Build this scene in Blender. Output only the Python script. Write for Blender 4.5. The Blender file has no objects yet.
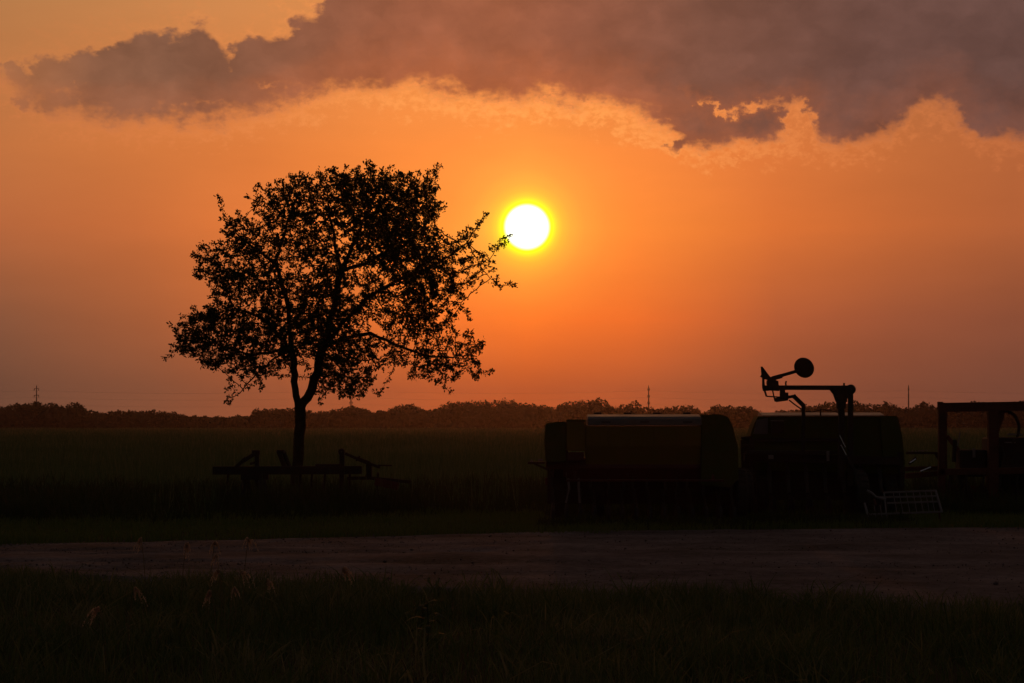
import bpy, bmesh, math, random
import numpy as np
from mathutils import Vector, Matrix, Euler
from mathutils.kdtree import KDTree

random.seed(7)
rng = np.random.default_rng(7)
R = math.radians
F = 2418.0                 # focal length of an 85 mm lens on a 36 mm sensor, 1024 px wide
HOR, CX, CAMZ = 424.0, 512.0, 1.6
scene = bpy.context.scene
COL = scene.collection

def lin(c):
    return tuple(((v/255.0)/12.92 if v/255.0 <= 0.04045 else ((v/255.0+0.055)/1.055)**2.4) for v in c)

def gx(px, d):             # metres to the right of the optical axis at distance d
    return (px-CX)/F*d

def gz(py, d):
    return CAMZ+(HOR-py)/F*d

# ------------------------------------------------------------------ materials
def new_mat(name):
    m = bpy.data.materials.new(name)
    m.use_nodes = True
    nt = m.node_tree
    nt.nodes.clear()
    out = nt.nodes.new('ShaderNodeOutputMaterial')
    return m, nt, out

def N(nt, typ, **kw):
    n = nt.nodes.new(typ)
    for k, v in kw.items():
        setattr(n, k, v)
    return n

def paint(name, col, col2, rough=0.5, scale=6.0, metallic=0.0, lo=0.45, hi=0.7, bump=0.15, spec=0.5):
    """worn painted or bare metal: two colours mixed by noise patches, uneven gloss"""
    m, nt, out = new_mat(name)
    b = N(nt, 'ShaderNodeBsdfPrincipled')
    tc = N(nt, 'ShaderNodeTexCoord')
    n1 = N(nt, 'ShaderNodeTexNoise'); n1.inputs['Scale'].default_value = scale; n1.inputs['Detail'].default_value = 8
    n1.inputs['Roughness'].default_value = 0.7
    nt.links.new(tc.outputs['Object'], n1.inputs['Vector'])
    r = N(nt, 'ShaderNodeValToRGB')
    r.color_ramp.elements[0].position = lo; r.color_ramp.elements[0].color = (*col, 1)
    r.color_ramp.elements[1].position = hi; r.color_ramp.elements[1].color = (*col2, 1)
    nt.links.new(n1.outputs['Fac'], r.inputs['Fac'])
    nt.links.new(r.outputs['Color'], b.inputs['Base Color'])
    mr = N(nt, 'ShaderNodeMapRange')
    mr.inputs['To Min'].default_value = max(0.05, rough-0.15); mr.inputs['To Max'].default_value = min(1, rough+0.25)
    nt.links.new(n1.outputs['Fac'], mr.inputs['Value'])
    nt.links.new(mr.outputs['Result'], b.inputs['Roughness'])
    b.inputs['Metallic'].default_value = metallic
    b.inputs['Specular IOR Level'].default_value = spec
    if bump:
        n2 = N(nt, 'ShaderNodeTexNoise'); n2.inputs['Scale'].default_value = scale*9; n2.inputs['Detail'].default_value = 5
        nt.links.new(tc.outputs['Object'], n2.inputs['Vector'])
        bp = N(nt, 'ShaderNodeBump'); bp.inputs['Strength'].default_value = bump; bp.inputs['Distance'].default_value = 0.01
        nt.links.new(n2.outputs['Fac'], bp.inputs['Height'])
        nt.links.new(bp.outputs['Normal'], b.inputs['Normal'])
    nt.links.new(b.outputs['BSDF'], out.inputs['Surface'])
    return m

def leafy(name, cols, transl=0.45, patch=0.0, rough=0.6):
    """thin leaf or blade: every blade its own tone, light passes through it"""
    m, nt, out = new_mat(name)
    g = N(nt, 'ShaderNodeNewGeometry')
    r = N(nt, 'ShaderNodeValToRGB')
    cr = r.color_ramp
    for i, c in enumerate(cols):
        p = i/(len(cols)-1)
        e = cr.elements[0] if i == 0 else (cr.elements[-1] if i == len(cols)-1 else cr.elements.new(p))
        e.position = p; e.color = (*c, 1)
    fac = g.outputs['Random Per Island']
    if patch:
        n = N(nt, 'ShaderNodeTexNoise'); n.inputs['Scale'].default_value = patch; n.inputs['Detail'].default_value = 4
        nt.links.new(g.outputs['Position'], n.inputs['Vector'])
        a = N(nt, 'ShaderNodeMath', operation='MULTIPLY_ADD')
        nt.links.new(n.outputs['Fac'], a.inputs[0]); a.inputs[1].default_value = 1.1
        s = N(nt, 'ShaderNodeMath', operation='MULTIPLY_ADD')
        nt.links.new(fac, s.inputs[0]); s.inputs[1].default_value = 0.55; s.inputs[2].default_value = -0.33
        nt.links.new(s.outputs[0], a.inputs[2]); a.use_clamp = True
        fac = a.outputs[0]
    nt.links.new(fac, r.inputs['Fac'])
    d = N(nt, 'ShaderNodeBsdfPrincipled'); d.inputs['Roughness'].default_value = rough
    d.inputs['Specular IOR Level'].default_value = 0.25
    t = N(nt, 'ShaderNodeBsdfTranslucent')
    mx = N(nt, 'ShaderNodeMixShader'); mx.inputs['Fac'].default_value = transl
    nt.links.new(r.outputs['Color'], d.inputs['Base Color'])
    nt.links.new(r.outputs['Color'], t.inputs['Color'])
    nt.links.new(d.outputs['BSDF'], mx.inputs[1]); nt.links.new(t.outputs['BSDF'], mx.inputs[2])
    nt.links.new(mx.outputs['Shader'], out.inputs['Surface'])
    return m

def earth(name, stops, scales=(0.35, 6.0), bump=0.5, dist=0.05, rough=0.95, spec=0.1):
    m, nt, out = new_mat(name)
    b = N(nt, 'ShaderNodeBsdfPrincipled'); b.inputs['Roughness'].default_value = rough
    b.inputs['Specular IOR Level'].default_value = spec
    g = N(nt, 'ShaderNodeNewGeometry')
    n1 = N(nt, 'ShaderNodeTexNoise'); n1.inputs['Scale'].default_value = scales[0]; n1.inputs['Detail'].default_value = 6
    n2 = N(nt, 'ShaderNodeTexNoise'); n2.inputs['Scale'].default_value = scales[1]; n2.inputs['Detail'].default_value = 9
    n2.inputs['Roughness'].default_value = 0.75
    for n in (n1, n2):
        nt.links.new(g.outputs['Position'], n.inputs['Vector'])
    a = N(nt, 'ShaderNodeMath', operation='MULTIPLY_ADD'); a.inputs[1].default_value = 0.5
    h = N(nt, 'ShaderNodeMath', operation='MULTIPLY'); h.inputs[1].default_value = 0.5
    nt.links.new(n2.outputs['Fac'], h.inputs[0])
    nt.links.new(n1.outputs['Fac'], a.inputs[0]); nt.links.new(h.outputs[0], a.inputs[2])
    r = N(nt, 'ShaderNodeValToRGB')
    cr = r.color_ramp
    for i, (p, c) in enumerate(stops):
        e = cr.elements[0] if i == 0 else (cr.elements[-1] if i == len(stops)-1 else cr.elements.new(p))
        e.position = p; e.color = (*c, 1)
    nt.links.new(a.outputs[0], r.inputs['Fac'])
    nt.links.new(r.outputs['Color'], b.inputs['Base Color'])
    bp = N(nt, 'ShaderNodeBump'); bp.inputs['Strength'].default_value = bump; bp.inputs['Distance'].default_value = dist
    nt.links.new(n2.outputs['Fac'], bp.inputs['Height'])
    nt.links.new(bp.outputs['Normal'], b.inputs['Normal'])
    nt.links.new(b.outputs['BSDF'], out.inputs['Surface'])
    return m

M = {}
M['soil'] = earth('grassy_soil', [(0.3, (0.030, 0.028, 0.012)), (0.55, (0.05, 0.045, 0.018)), (0.75, (0.085, 0.065, 0.035))])
M['gravel'] = earth('gravel', [(0.38, (0.075, 0.06, 0.057)), (0.5, (0.155, 0.122, 0.122)), (0.63, (0.27, 0.215, 0.215))], scales=(0.7, 9.0), bump=0.8, dist=0.03)
M['grass'] = leafy('tall_grass', [(0.03, 0.055, 0.015), (0.075, 0.125, 0.034), (0.14, 0.165, 0.06), (0.32, 0.27, 0.15)], 0.45, patch=0.45)
M['verge'] = leafy('mown_grass', [(0.07, 0.12, 0.02), (0.11, 0.16, 0.03), (0.16, 0.18, 0.05)], 0.35, patch=0.4)
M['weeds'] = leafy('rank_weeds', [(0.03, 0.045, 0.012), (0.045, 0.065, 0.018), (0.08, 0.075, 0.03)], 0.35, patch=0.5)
M['crop'] = leafy('field_crop', [(0.05, 0.10, 0.04), (0.095, 0.155, 0.055), (0.21, 0.215, 0.10)], 0.4, patch=0.06)
M['treefar'] = leafy('far_foliage', [(0.024, 0.032, 0.018), (0.028, 0.037, 0.02), (0.034, 0.042, 0.024)], 0.01, rough=0.95)
M['leaf'] = leafy('tree_leaf', [(0.025, 0.04, 0.012), (0.035, 0.055, 0.015), (0.05, 0.07, 0.02)], 0.18)
M['bark'] = earth('bark', [(0.35, (0.03, 0.022, 0.016)), (0.55, (0.06, 0.045, 0.033)), (0.7, (0.10, 0.075, 0.055))], scales=(4, 26), bump=0.9, dist=0.03)
M['seed'] = leafy('dry_seed_head', [(0.6, 0.42, 0.30), (0.75, 0.56, 0.42)], 0.6)
M['stalk'] = leafy('dry_stalk', [(0.16, 0.13, 0.05), (0.22, 0.16, 0.07)], 0.4)
M['green'] = paint('green_paint', (0.06, 0.075, 0.02), (0.08, 0.07, 0.025), 0.85, 2.5, bump=0.05, spec=0.08)
M['olive'] = paint('dull_paint_with_flare_red', (0.17, 0.115, 0.022), (0.20, 0.11, 0.03), 0.8, 2.0, bump=0.05, spec=0.1)  # dull hopper paint, its tone reddened to stand in for lens flare
M['pale'] = paint('faded_grey_lid_paint', (0.11, 0.095, 0.10), (0.085, 0.07, 0.065), 0.34, 3.0, lo=0.5, hi=0.75, bump=0.04)
M['red'] = paint('faded_red_paint_and_flare', (0.065, 0.008, 0.006), (0.05, 0.013, 0.008), 0.6, 3.0, bump=0.08)
M['rust'] = paint('rusty_red_steel', (0.095, 0.028, 0.016), (0.06, 0.024, 0.013), 0.85, 5.0)
M['steel'] = paint('weathered_dark_steel', (0.022, 0.017, 0.015), (0.045, 0.026, 0.017), 0.75, 7.0, metallic=0.1)
M['galv'] = paint('galvanised_steel', (0.17, 0.165, 0.175), (0.12, 0.10, 0.095), 0.5, 9.0, metallic=0.3, lo=0.5, hi=0.8)
M['chrome'] = paint('bright_hydraulic_rod', (0.75, 0.75, 0.78), (0.6, 0.6, 0.6), 0.2, 9.0, metallic=1.0, bump=0)
M['rubber'] = paint('black_rubber', (0.022, 0.021, 0.02), (0.05, 0.042, 0.034), 0.85, 5.0)
M['disc'] = paint('worn_disc_steel', (0.03, 0.026, 0.024), (0.05, 0.026, 0.016), 0.7, 7.0, metallic=0.2)
M['pole'] = paint('grey_pole_steel', (0.20, 0.19, 0.18), (0.14, 0.13, 0.12), 0.6, 1.0, bump=0)

# ------------------------------------------------------------------ object helpers
def link(o, parent=None):
    COL.objects.link(o)
    if parent is not None:
        o.parent = parent
    return o

def tag(o, label=None, cat=None, group=None, kind=None):
    if label: o['label'] = label
    if cat: o['category'] = cat
    if group: o['group'] = group
    if kind: o['kind'] = kind
    return o

def thing(name, loc, label, cat, group=None, rz=0.0):
    o = bpy.data.objects.new(name, None)
    o.empty_display_size = 0.2
    o.location = loc; o.rotation_euler = (0, 0, rz)
    link(o)
    return tag(o, label, cat, group)

def raw_mesh(name, verts, faces_flat, sizes, mat, parent=None, smooth=False):
    """mesh straight from numpy arrays: verts (n,3), loop vertex indices, loops per face"""
    me = bpy.data.meshes.new(name)
    verts = np.asarray(verts, dtype=np.float32)
    faces_flat = np.asarray(faces_flat, dtype=np.int32).ravel()
    sizes = np.asarray(sizes, dtype=np.int32)
    me.vertices.add(len(verts)); me.vertices.foreach_set('co', verts.ravel())
    me.loops.add(len(faces_flat)); me.loops.foreach_set('vertex_index', faces_flat)
    me.polygons.add(len(sizes))
    starts = np.zeros(len(sizes), dtype=np.int32); starts[1:] = np.cumsum(sizes)[:-1]
    me.polygons.foreach_set('loop_start', starts)
    me.update(calc_edges=True)
    me.validate()
    if smooth:
        me.polygons.foreach_set('use_smooth', np.ones(len(sizes), dtype=bool))
    me.materials.append(mat)
    return link(bpy.data.objects.new(name, me), parent)

class MB:
    """collects boxes, bars, tubes, prisms and wheels into one mesh"""
    def __init__(s):
        s.bm = bmesh.new()
    def box(s, c, size, rot=(0, 0, 0), bev=0.006):
        m = Matrix.Translation(c) @ Euler(rot).to_matrix().to_4x4() @ Matrix.Diagonal((*size, 1))
        r = bmesh.ops.create_cube(s.bm, size=1, matrix=m)
        if bev:
            es = {e for v in r['verts'] for e in v.link_edges}
            bmesh.ops.bevel(s.bm, geom=list(es), offset=min(bev, min(size)*0.3), segments=1, affect='EDGES')
        return s
    def bar(s, a, b, w, h=None, bev=0.005):
        a, b = Vector(a), Vector(b); h = h or w
        d = b-a
        q = d.to_track_quat('X', 'Z')
        m = Matrix.Translation((a+b)/2) @ q.to_matrix().to_4x4() @ Matrix.Diagonal((d.length, w, h, 1))
        r = bmesh.ops.create_cube(s.bm, size=1, matrix=m)
        if bev:
            es = {e for v in r['verts'] for e in v.link_edges}
            bmesh.ops.bevel(s.bm, geom=list(es), offset=min(bev, w*0.3, h*0.3), segments=1, affect='EDGES')
        return s
    def tube(s, pts, r, seg=8, r2=None):
        pts = [Vector(p) for p in pts]
        rs = [r+(((r2 if r2 is not None else r)-r)*i/(len(pts)-1)) for i in range(len(pts))]
        rings = []
        for i, p in enumerate(pts):
            d = (pts[min(i+1, len(pts)-1)]-pts[max(i-1, 0)]).normalized()
            up = Vector((0, 0, 1)) if abs(d.z) < 0.9 else Vector((1, 0, 0))
            a = d.cross(up).normalized(); b = d.cross(a)
            rings.append([s.bm.verts.new(p+(a*math.cos(t)+b*math.sin(t))*rs[i])
                          for t in [2*math.pi*k/seg for k in range(seg)]])
        for i in range(len(rings)-1):
            for k in range(seg):
                s.bm.faces.new((rings[i][k], rings[i][(k+1) % seg], rings[i+1][(k+1) % seg], rings[i+1][k]))
        s.bm.faces.new(list(reversed(rings[0]))); s.bm.faces.new(rings[-1])
        return s
    def prism_x(s, prof, x0, x1, bev=0.0):     # profile of (y, z)
        a = [s.bm.verts.new((x0, y, z)) for y, z in prof]; b = [s.bm.verts.new((x1, y, z)) for y, z in prof]
        return s._prism(a, b, bev)
    def prism_y(s, prof, y0, y1, bev=0.0):     # profile of (x, z)
        a = [s.bm.verts.new((x, y0, z)) for x, z in prof]; b = [s.bm.verts.new((x, y1, z)) for x, z in prof]
        return s._prism(a, b, bev)
    def _prism(s, a, b, bev):
        n = len(a)
        fs = [s.bm.faces.new(a), s.bm.faces.new(list(reversed(b)))]
        for i in range(n):
            fs.append(s.bm.faces.new((a[i], b[i], b[(i+1) % n], a[(i+1) % n])))
        bmesh.ops.recalc_face_normals(s.bm, faces=fs)
        if bev:
            es = {e for f in fs for e in f.edges}
            bmesh.ops.bevel(s.bm, geom=list(es), offset=bev, segments=2, affect='EDGES')
        return s
    def lathe(s, prof, c, axis, seg=28):       # profile of (radius, along-axis)
        q = Vector(axis).normalized().to_track_quat('Z', 'Y').to_matrix().to_4x4()
        m = Matrix.Translation(c) @ q
        rings = []
        for r, t in prof:
            rings.append([s.bm.verts.new(m @ Vector((r*math.cos(2*math.pi*k/seg), r*math.sin(2*math.pi*k/seg), t)))
                          for k in range(seg)])
        n = len(rings)
        for i in range(n):
            j = (i+1) % n
            for k in range(seg):
                s.bm.faces.new((rings[i][k], rings[i][(k+1) % seg], rings[j][(k+1) % seg], rings[j][k]))
        return s
    def disc(s, r, c, axis, dish=0.0, t=0.008, seg=28):
        prof = [(0.004, -dish), (r*0.5, -dish*0.75), (r, 0), (r, t), (r*0.5, t-dish*0.75), (0.004, t-dish)]
        return s.lathe(prof, c, axis, seg)
    def build(s, name, mat, parent=None, smooth=False, loc=None):
        me = bpy.data.meshes.new(name)
        bmesh.ops.recalc_face_normals(s.bm, faces=s.bm.faces)
        s.bm.to_mesh(me); s.bm.free()
        if smooth:
            for p in me.polygons: p.use_smooth = True
        me.materials.append(mat)
        o = link(bpy.data.objects.new(name, me), parent)
        if loc is not None: o.location = loc
        return o

def pieces(mb, name, mat, parent=None):
    """every loose piece of the collection becomes a part of its own"""
    bm = mb.bm; left = set(bm.faces); out = []
    bmesh.ops.recalc_face_normals(bm, faces=bm.faces)
    while left:
        seed = next(iter(left)); left.discard(seed); stack = [seed]; isl = [seed]
        while stack:
            fc = stack.pop()
            for e in fc.edges:
                for g_ in e.link_faces:
                    if g_ in left:
                        left.discard(g_); stack.append(g_); isl.append(g_)
        idx = {}; vs_ = []; fs_ = []
        for fc in isl:
            row = []
            for v in fc.verts:
                if v not in idx: idx[v] = len(vs_); vs_.append(tuple(v.co))
                row.append(idx[v])
            fs_.append(row)
        me = bpy.data.meshes.new(name); me.from_pydata(vs_, [], fs_); me.materials.append(mat)
        out.append(link(bpy.data.objects.new(name, me), parent))
    bm.free()
    return out

def wheel(parent, c, r, w, axis=(1, 0, 0), hub=0.5):
    hw = w/2
    tyre = MB().lathe([(r*0.58, -hw*0.75), (r*0.78, -hw), (r*0.93, -hw*0.92), (r, -hw*0.6), (r, hw*0.6), (r*0.93, hw*0.92),
                       (r*0.78, hw), (r*0.58, hw*0.75)], c, axis, 32)
    ax = Vector(axis).normalized()
    for k in range(22):                       # tread lugs
        a = 2*math.pi*k/22
        q = ax.to_track_quat('Z', 'Y')
        p = Vector(c)+q @ Vector((math.cos(a)*r, math.sin(a)*r, 0))
        t = q @ Vector((-math.sin(a), math.cos(a), 0))
        tyre.bar(p-ax*hw*0.7-t*0.02, p+ax*hw*0.7+t*0.02, 0.03, 0.03, 0)
    wo = tyre.build('wheel', M['rubber'], parent, smooth=False)
    MB().lathe([(0.02, -hw*0.3), (r*0.35, -hw*0.35), (r*0.5, -hw*0.7), (r*0.595, -hw*0.72), (r*0.595, hw*0.72),
                (r*0.5, hw*0.7), (r*0.35, hw*0.2), (0.02, hw*0.2)], c, axis, 24).build('rim', M['steel'], wo)
    return wo

# ------------------------------------------------------------------ sky
SUN_AZ = math.atan((527-CX)/F); SUN_EL = math.atan((HOR-227)/F)
SUN = Vector((math.sin(SUN_AZ)*math.cos(SUN_EL), math.cos(SUN_AZ)*math.cos(SUN_EL), math.sin(SUN_EL)))
K = F*math.pi/180          # sky units per degree used to measure the clouds

def azel(px, py):
    d = Vector(((px-CX)/F, 1, (HOR-py)/F)).normalized()
    return math.degrees(math.atan2(d.x, d.y)), math.degrees(math.asin(d.z))

def build_world():
    w = bpy.data.worlds.new('World'); scene.world = w; w.use_nodes = True
    nt = w.node_tree; nt.nodes.clear()
    out = N(nt, 'ShaderNodeOutputWorld'); bg = N(nt, 'ShaderNodeBackground')
    nt.links.new(bg.outputs[0], out.inputs['Surface'])
    def put(sock, v):
        if isinstance(v, bpy.types.NodeSocket): nt.links.new(v, sock)
        else: sock.default_value = v
    def ma(op, a, b=None, c=None, clamp=False):
        n = N(nt, 'ShaderNodeMath', operation=op); n.use_clamp = clamp
        put(n.inputs[0], a)
        if b is not None: put(n.inputs[1], b)
        if c is not None: put(n.inputs[2], c)
        return n.outputs[0]
    def rng_(v, a, b, c=0.0, d=1.0, typ='LINEAR'):
        n = N(nt, 'ShaderNodeMapRange', interpolation_type=typ)
        put(n.inputs['Value'], v)
        n.inputs['From Min'].default_value = a; n.inputs['From Max'].default_value = b
        n.inputs['To Min'].default_value = c; n.inputs['To Max'].default_value = d
        return n.outputs['Result']
    def mix(f, a, b, blend='MIX'):
        n = N(nt, 'ShaderNodeMix', data_type='RGBA', blend_type=blend)
        n.clamp_factor = True
        put(n.inputs['Factor'], f)
        put(n.inputs['A'] if False else n.inputs[6], a); put(n.inputs[7], b)
        return n.outputs[2]
    def ramp(f, pts, interp='LINEAR'):
        n = N(nt, 'ShaderNodeValToRGB'); cr = n.color_ramp; cr.interpolation = interp
        pts = sorted(pts)
        for i, (p, c) in enumerate(pts):
            e = cr.elements[0] if i == 0 else (cr.elements[-1] if i == len(pts)-1 else cr.elements.new(p))
            e.position = p; e.color = (*c, 1)
        put(n.inputs['Fac'], f)
        return n.outputs['Color']
    def curve(f, pts):
        n = N(nt, 'ShaderNodeFloatCurve'); cv = n.mapping.curves[0]
        pts = sorted(pts)
        for i, (x, y) in enumerate(pts):
            p = cv.points[0] if i == 0 else (cv.points[-1] if i == len(pts)-1 else cv.points.new(x, y))
            p.location = (x, y)
            p.handle_type = 'AUTO_CLAMPED'
        n.mapping.update()
        put(n.inputs['Value'], f)
        return n.outputs[0]
    def noise(vec, sc, detail=6, rough=0.6, lac=2.0):
        n = N(nt, 'ShaderNodeTexNoise', noise_dimensions='2D'); n.inputs['Scale'].default_value = sc
        n.inputs['Detail'].default_value = detail; n.inputs['Roughness'].default_value = rough
        n.inputs['Lacunarity'].default_value = lac
        put(n.inputs['Vector'], vec)
        return n.outputs['Fac']
    tc = N(nt, 'ShaderNodeTexCoord')
    sep = N(nt, 'ShaderNodeSeparateXYZ'); nt.links.new(tc.outputs['Generated'], sep.inputs[0])
    dx, dy, dz = sep.outputs
    az = ma('MULTIPLY', ma('ARCTAN2', dx, dy), 57.29578)
    el = ma('MULTIPLY', ma('ARCSINE', dz), 57.29578)
    T = lambda px, py: (azel(px, py)[0]+14)/28
    t_az = ma('MULTIPLY_ADD', az, 1/28, 0.5, clamp=True)
    # clear-sky colour measured along five bands of elevation
    rows = [
        (389, [(0, (109, 73, 56)), (150, (128, 78, 55)), (300, (152, 81, 50)), (430, (174, 84, 45)), (527, (178, 82, 41)), (620, (172, 82, 45)), (706, (150, 78, 49)), (850, (129, 73, 52)), (1011, (116, 70, 54))]),
        (319, [(0, (136, 84, 58)), (150, (165, 92, 55)), (300, (205, 106, 52)), (420, (240, 118, 46)), (527, (260, 122, 42)), (630, (243, 113, 43)), (778, (176, 90, 52)), (900, (152, 82, 53)), (1011, (138, 77, 53))]),
        (228, [(0, (183, 103, 60)), (136, (200, 109, 58)), (300, (236, 125, 56)), (430, (262, 147, 58)), (527, (275, 158, 60)), (626, (262, 143, 56)), (772, (222, 115, 52)), (900, (197, 104, 53)), (1011, (178, 96, 54))]),
        (150, [(0, (195, 115, 64)), (256, (226, 126, 61)), (400, (250, 140, 62)), (527, (262, 149, 64)), (650, (250, 138, 62)), (760, (224, 122, 60)), (906, (194, 108, 57)), (1011, (182, 101, 57))]),
        (10, [(0, (184, 123, 74)), (216, (208, 135, 78)), (400, (225, 142, 78)), (700, (205, 130, 75)), (1011, (165, 105, 70))]),
    ]
    sky = None; prev = None
    for i, (py, pts) in enumerate(rows):
        c = ramp(t_az, [(T(px, py), lin(col)) for px, col in pts], 'B_SPLINE' if False else 'LINEAR')
        e = azel(512, py)[1]
        sky = c if sky is None else mix(rng_(el, prev, e), sky, c)
        prev = e
    # a soft streakiness of the haze layers
    cmb = N(nt, 'ShaderNodeCombineXYZ'); put(cmb.inputs[0], ma('MULTIPLY', az, 0.18)); put(cmb.inputs[1], ma('MULTIPLY', el, 0.7))
    streak = rng_(noise(cmb.outputs[0], 1.0, 5, 0.55), 0.3, 0.7, 0.965, 1.035)
    v = N(nt, 'ShaderNodeVectorMath', operation='SCALE'); put(v.inputs[0], sky); put(v.inputs['Scale'], streak)
    sky = v.outputs[0]
    # the cloud bank: lower and upper edge as curves of azimuth, broken up by noise
    low = [(-40, 76), (0, 78), (15, 92), (40, 108), (60, 112), (100, 119), (150, 121), (200, 121), (240, 117), (260, 111), (290, 104), (320, 97), (345, 91), (400, 87), (430, 90), (460, 95), (490, 103), (515, 101), (545, 98), (575, 102), (610, 104), (635, 113), (655, 122), (680, 139), (705, 146), (725, 138), (745, 136), (772, 138), (790, 134), (805, 132), (820, 142), (845, 141), (870, 137), (888, 133), (902, 124), (918, 114), (935, 109), (952, 111), (968, 121), (985, 133), (1010, 138), (1060, 138)]
    up = [(-40, 72), (0, 67), (15, 66), (50, 59), (75, 55), (100, 49), (112, 43), (130, 37), (160, 34), (190, 31), (214, 33), (222, 44), (228, 50), (240, 44), (255, 37), (272, 31), (290, 23), (310, 16), (322, 4), (335, -20), (370, -70), (450, -150), (1060, -220)]
    def vec3(x, y, z=0.0):
        n = N(nt, 'ShaderNodeCombineXYZ'); put(n.inputs[0], x); put(n.inputs[1], y); put(n.inputs[2], z)
        return n.outputs[0]
    def vor(vec, sc, smooth=0.7):
        n = N(nt, 'ShaderNodeTexVoronoi', feature='SMOOTH_F1', voronoi_dimensions='2D'); n.inputs['Scale'].default_value = sc
        n.inputs['Smoothness'].default_value = smooth; put(n.inputs['Vector'], vec)
        return n.outputs['Distance']
    nA = noise(vec3(ma('MULTIPLY', az, 0.7), ma('MULTIPLY', el, 1.2)), 1.3, 7, 0.55)
    nB = noise(vec3(ma('ADD', az, 31.0), ma('MULTIPLY', el, 1.3), 4.0), 3.2, 6, 0.55)
    nC = noise(vec3(ma('ADD', az, 11.0), ma('MULTIPLY', el, 1.5), 9.0), 6.5, 6, 0.6)
    wx = ma('MULTIPLY_ADD', nB, 0.35, az); wy = ma('MULTIPLY_ADD', nA, 0.5, ma('MULTIPLY', el, 1.15))
    p1 = vor(vec3(wx, wy), 1.25); p2 = vor(vec3(ma('ADD', wx, 7.3), wy), 3.4)
    azw = ma('ADD', az, ma('MULTIPLY', ma('SUBTRACT', nA, 0.5), 0.7))
    t_w = ma('MULTIPLY_ADD', azw, 1/28, 0.5, clamp=True)
    S = 900.0
    lowc = ma('MULTIPLY', curve(t_w, [(T(px, py), azel(px, py)[1]*K/S) for px, py in low]), S)
    upc = ma('MULTIPLY', curve(t_w, [(T(px, py), azel(px, py)[1]*K/S) for px, py in up]), S)
    V = ma('MULTIPLY', el, K)
    lowside = rng_(ma('SUBTRACT', ma('SUBTRACT', upc, V), ma('SUBTRACT', V, lowc)), -12.0, 12.0, 0.0, 1.0)
    f = ma('MINIMUM', ma('SUBTRACT', V, lowc), ma('SUBTRACT', upc, V))
    f = ma('ADD', f, ma('MULTIPLY', ma('SUBTRACT', nA, 0.5), 30.0))
    f = ma('ADD', f, ma('MULTIPLY', ma('SUBTRACT', nB, 0.5), 22.0))
    f = ma('ADD', f, ma('MULTIPLY', ma('SUBTRACT', nC, 0.5), 12.0))
    pk = ma('MULTIPLY_ADD', lowside, -0.75, 1.0)
    f = ma('ADD', f, ma('MULTIPLY', ma('MULTIPLY', ma('SUBTRACT', 0.42, p1), 24.0), pk))
    f = ma('ADD', f, ma('MULTIPLY', ma('MULTIPLY', ma('SUBTRACT', 0.42, p2), 11.0), pk))
    nE = noise(vec3(ma('ADD', az, 51.0), ma('MULTIPLY', el, 1.2), 7.0), 2.6, 7, 0.6)
    nF = noise(vec3(ma('ADD', az, 71.0), ma('MULTIPLY', el, 1.2), 17.0), 2.6, 7, 0.6)
    azl = ma('MULTIPLY_ADD', ma('SUBTRACT', nE, 0.5), 1.3, az); ell = ma('MULTIPLY_ADD', ma('SUBTRACT', nF, 0.5), 0.75, el)
    def lumps(f, lst):
        for (px, py, rx, ry, amp, rot) in lst:
            a0, e0 = azel(px, py)
            ua = ma('MULTIPLY', ma('SUBTRACT', azl, a0), K); ue = ma('MULTIPLY', ma('SUBTRACT', ell, e0), K)
            c_, s_ = math.cos(R(rot)), math.sin(R(rot))
            da = ma('DIVIDE', ma('ADD', ma('MULTIPLY', ua, c_), ma('MULTIPLY', ue, s_)), rx)
            de = ma('DIVIDE', ma('SUBTRACT', ma('MULTIPLY', ue, c_), ma('MULTIPLY', ua, s_)), ry)
            q = ma('MULTIPLY_ADD', de, de, ma('MULTIPLY', da, da))
            f = ma('MULTIPLY_ADD', ma('EXPONENT', ma('MULTIPLY', q, -1.0)), amp, f)
        return f
    f = lumps(f, [(712, 104, 28, 6, -37, -33), (758, 104, 26, 8, -38, 12), (795, 112, 18, 20, -40, 20), (752, 125, 27, 10, 42, 0), (690, 124, 30, 9, 22, -22),
                  (676, 146, 18, 5, 26, 0), (930, 108, 30, 12, -14, 30), (985, 120, 18, 13, 20, 0), (846, 122, 30, 14, 20, 0), (258, 83, 34, 5, -17, 0), (205, 100, 30, 4, -10, 0), (320, 108, 24, 6, -8, 0),
                  (150, 70, 60, 18, 14, 0), (60, 72, 30, 6, 12, 10), (20, 105, 14, 5, 24, 0), (70, 90, 22, 7, -16, 0), (10, 67, 9, 6, 14, 0)])
    cmask = rng_(ma('DIVIDE', ma('SUBTRACT', f, 2.0), ma('MULTIPLY_ADD', lowside, 6.0, 8.0)), -1.0, 1.0, 0, 1, 'SMOOTHSTEP')
    cmask = ma('MULTIPLY', cmask, rng_(az, azel(-10, 90)[0], azel(95, 90)[0], 0.62, 1.0))
    da = ma('MULTIPLY', ma('SUBTRACT', az, math.degrees(SUN_AZ)), 1/6.5)
    near = ma('EXPONENT', ma('MULTIPLY', ma('MULTIPLY', da, da), -1.0))
    ccol = ramp(t_az, [(T(px, 60), lin(c)) for px, c in [(0, (150, 98, 70)), (80, (138, 92, 68)), (166, (131, 89, 68)), (280, (138, 88, 66)), (406, (152, 90, 65)), (500, (154, 90, 64)), (566, (147, 88, 66)), (700, (120, 79, 65)), (862, (103, 72, 64)), (1024, (97, 70, 64))]])
    # the lower layers of the bank, nearer the sun, are lit warmer through their thin edges
    glow = ma('MULTIPLY', ma('MULTIPLY', rng_(f, 70.0, 2.0, 0, 1, 'SMOOTHSTEP'), ma('MULTIPLY_ADD', near, 0.7, 0.3)), ma('MULTIPLY', lowside, 0.5))
    ccol = mix(glow, ccol, (*lin((186, 98, 56)), 1))
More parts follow.
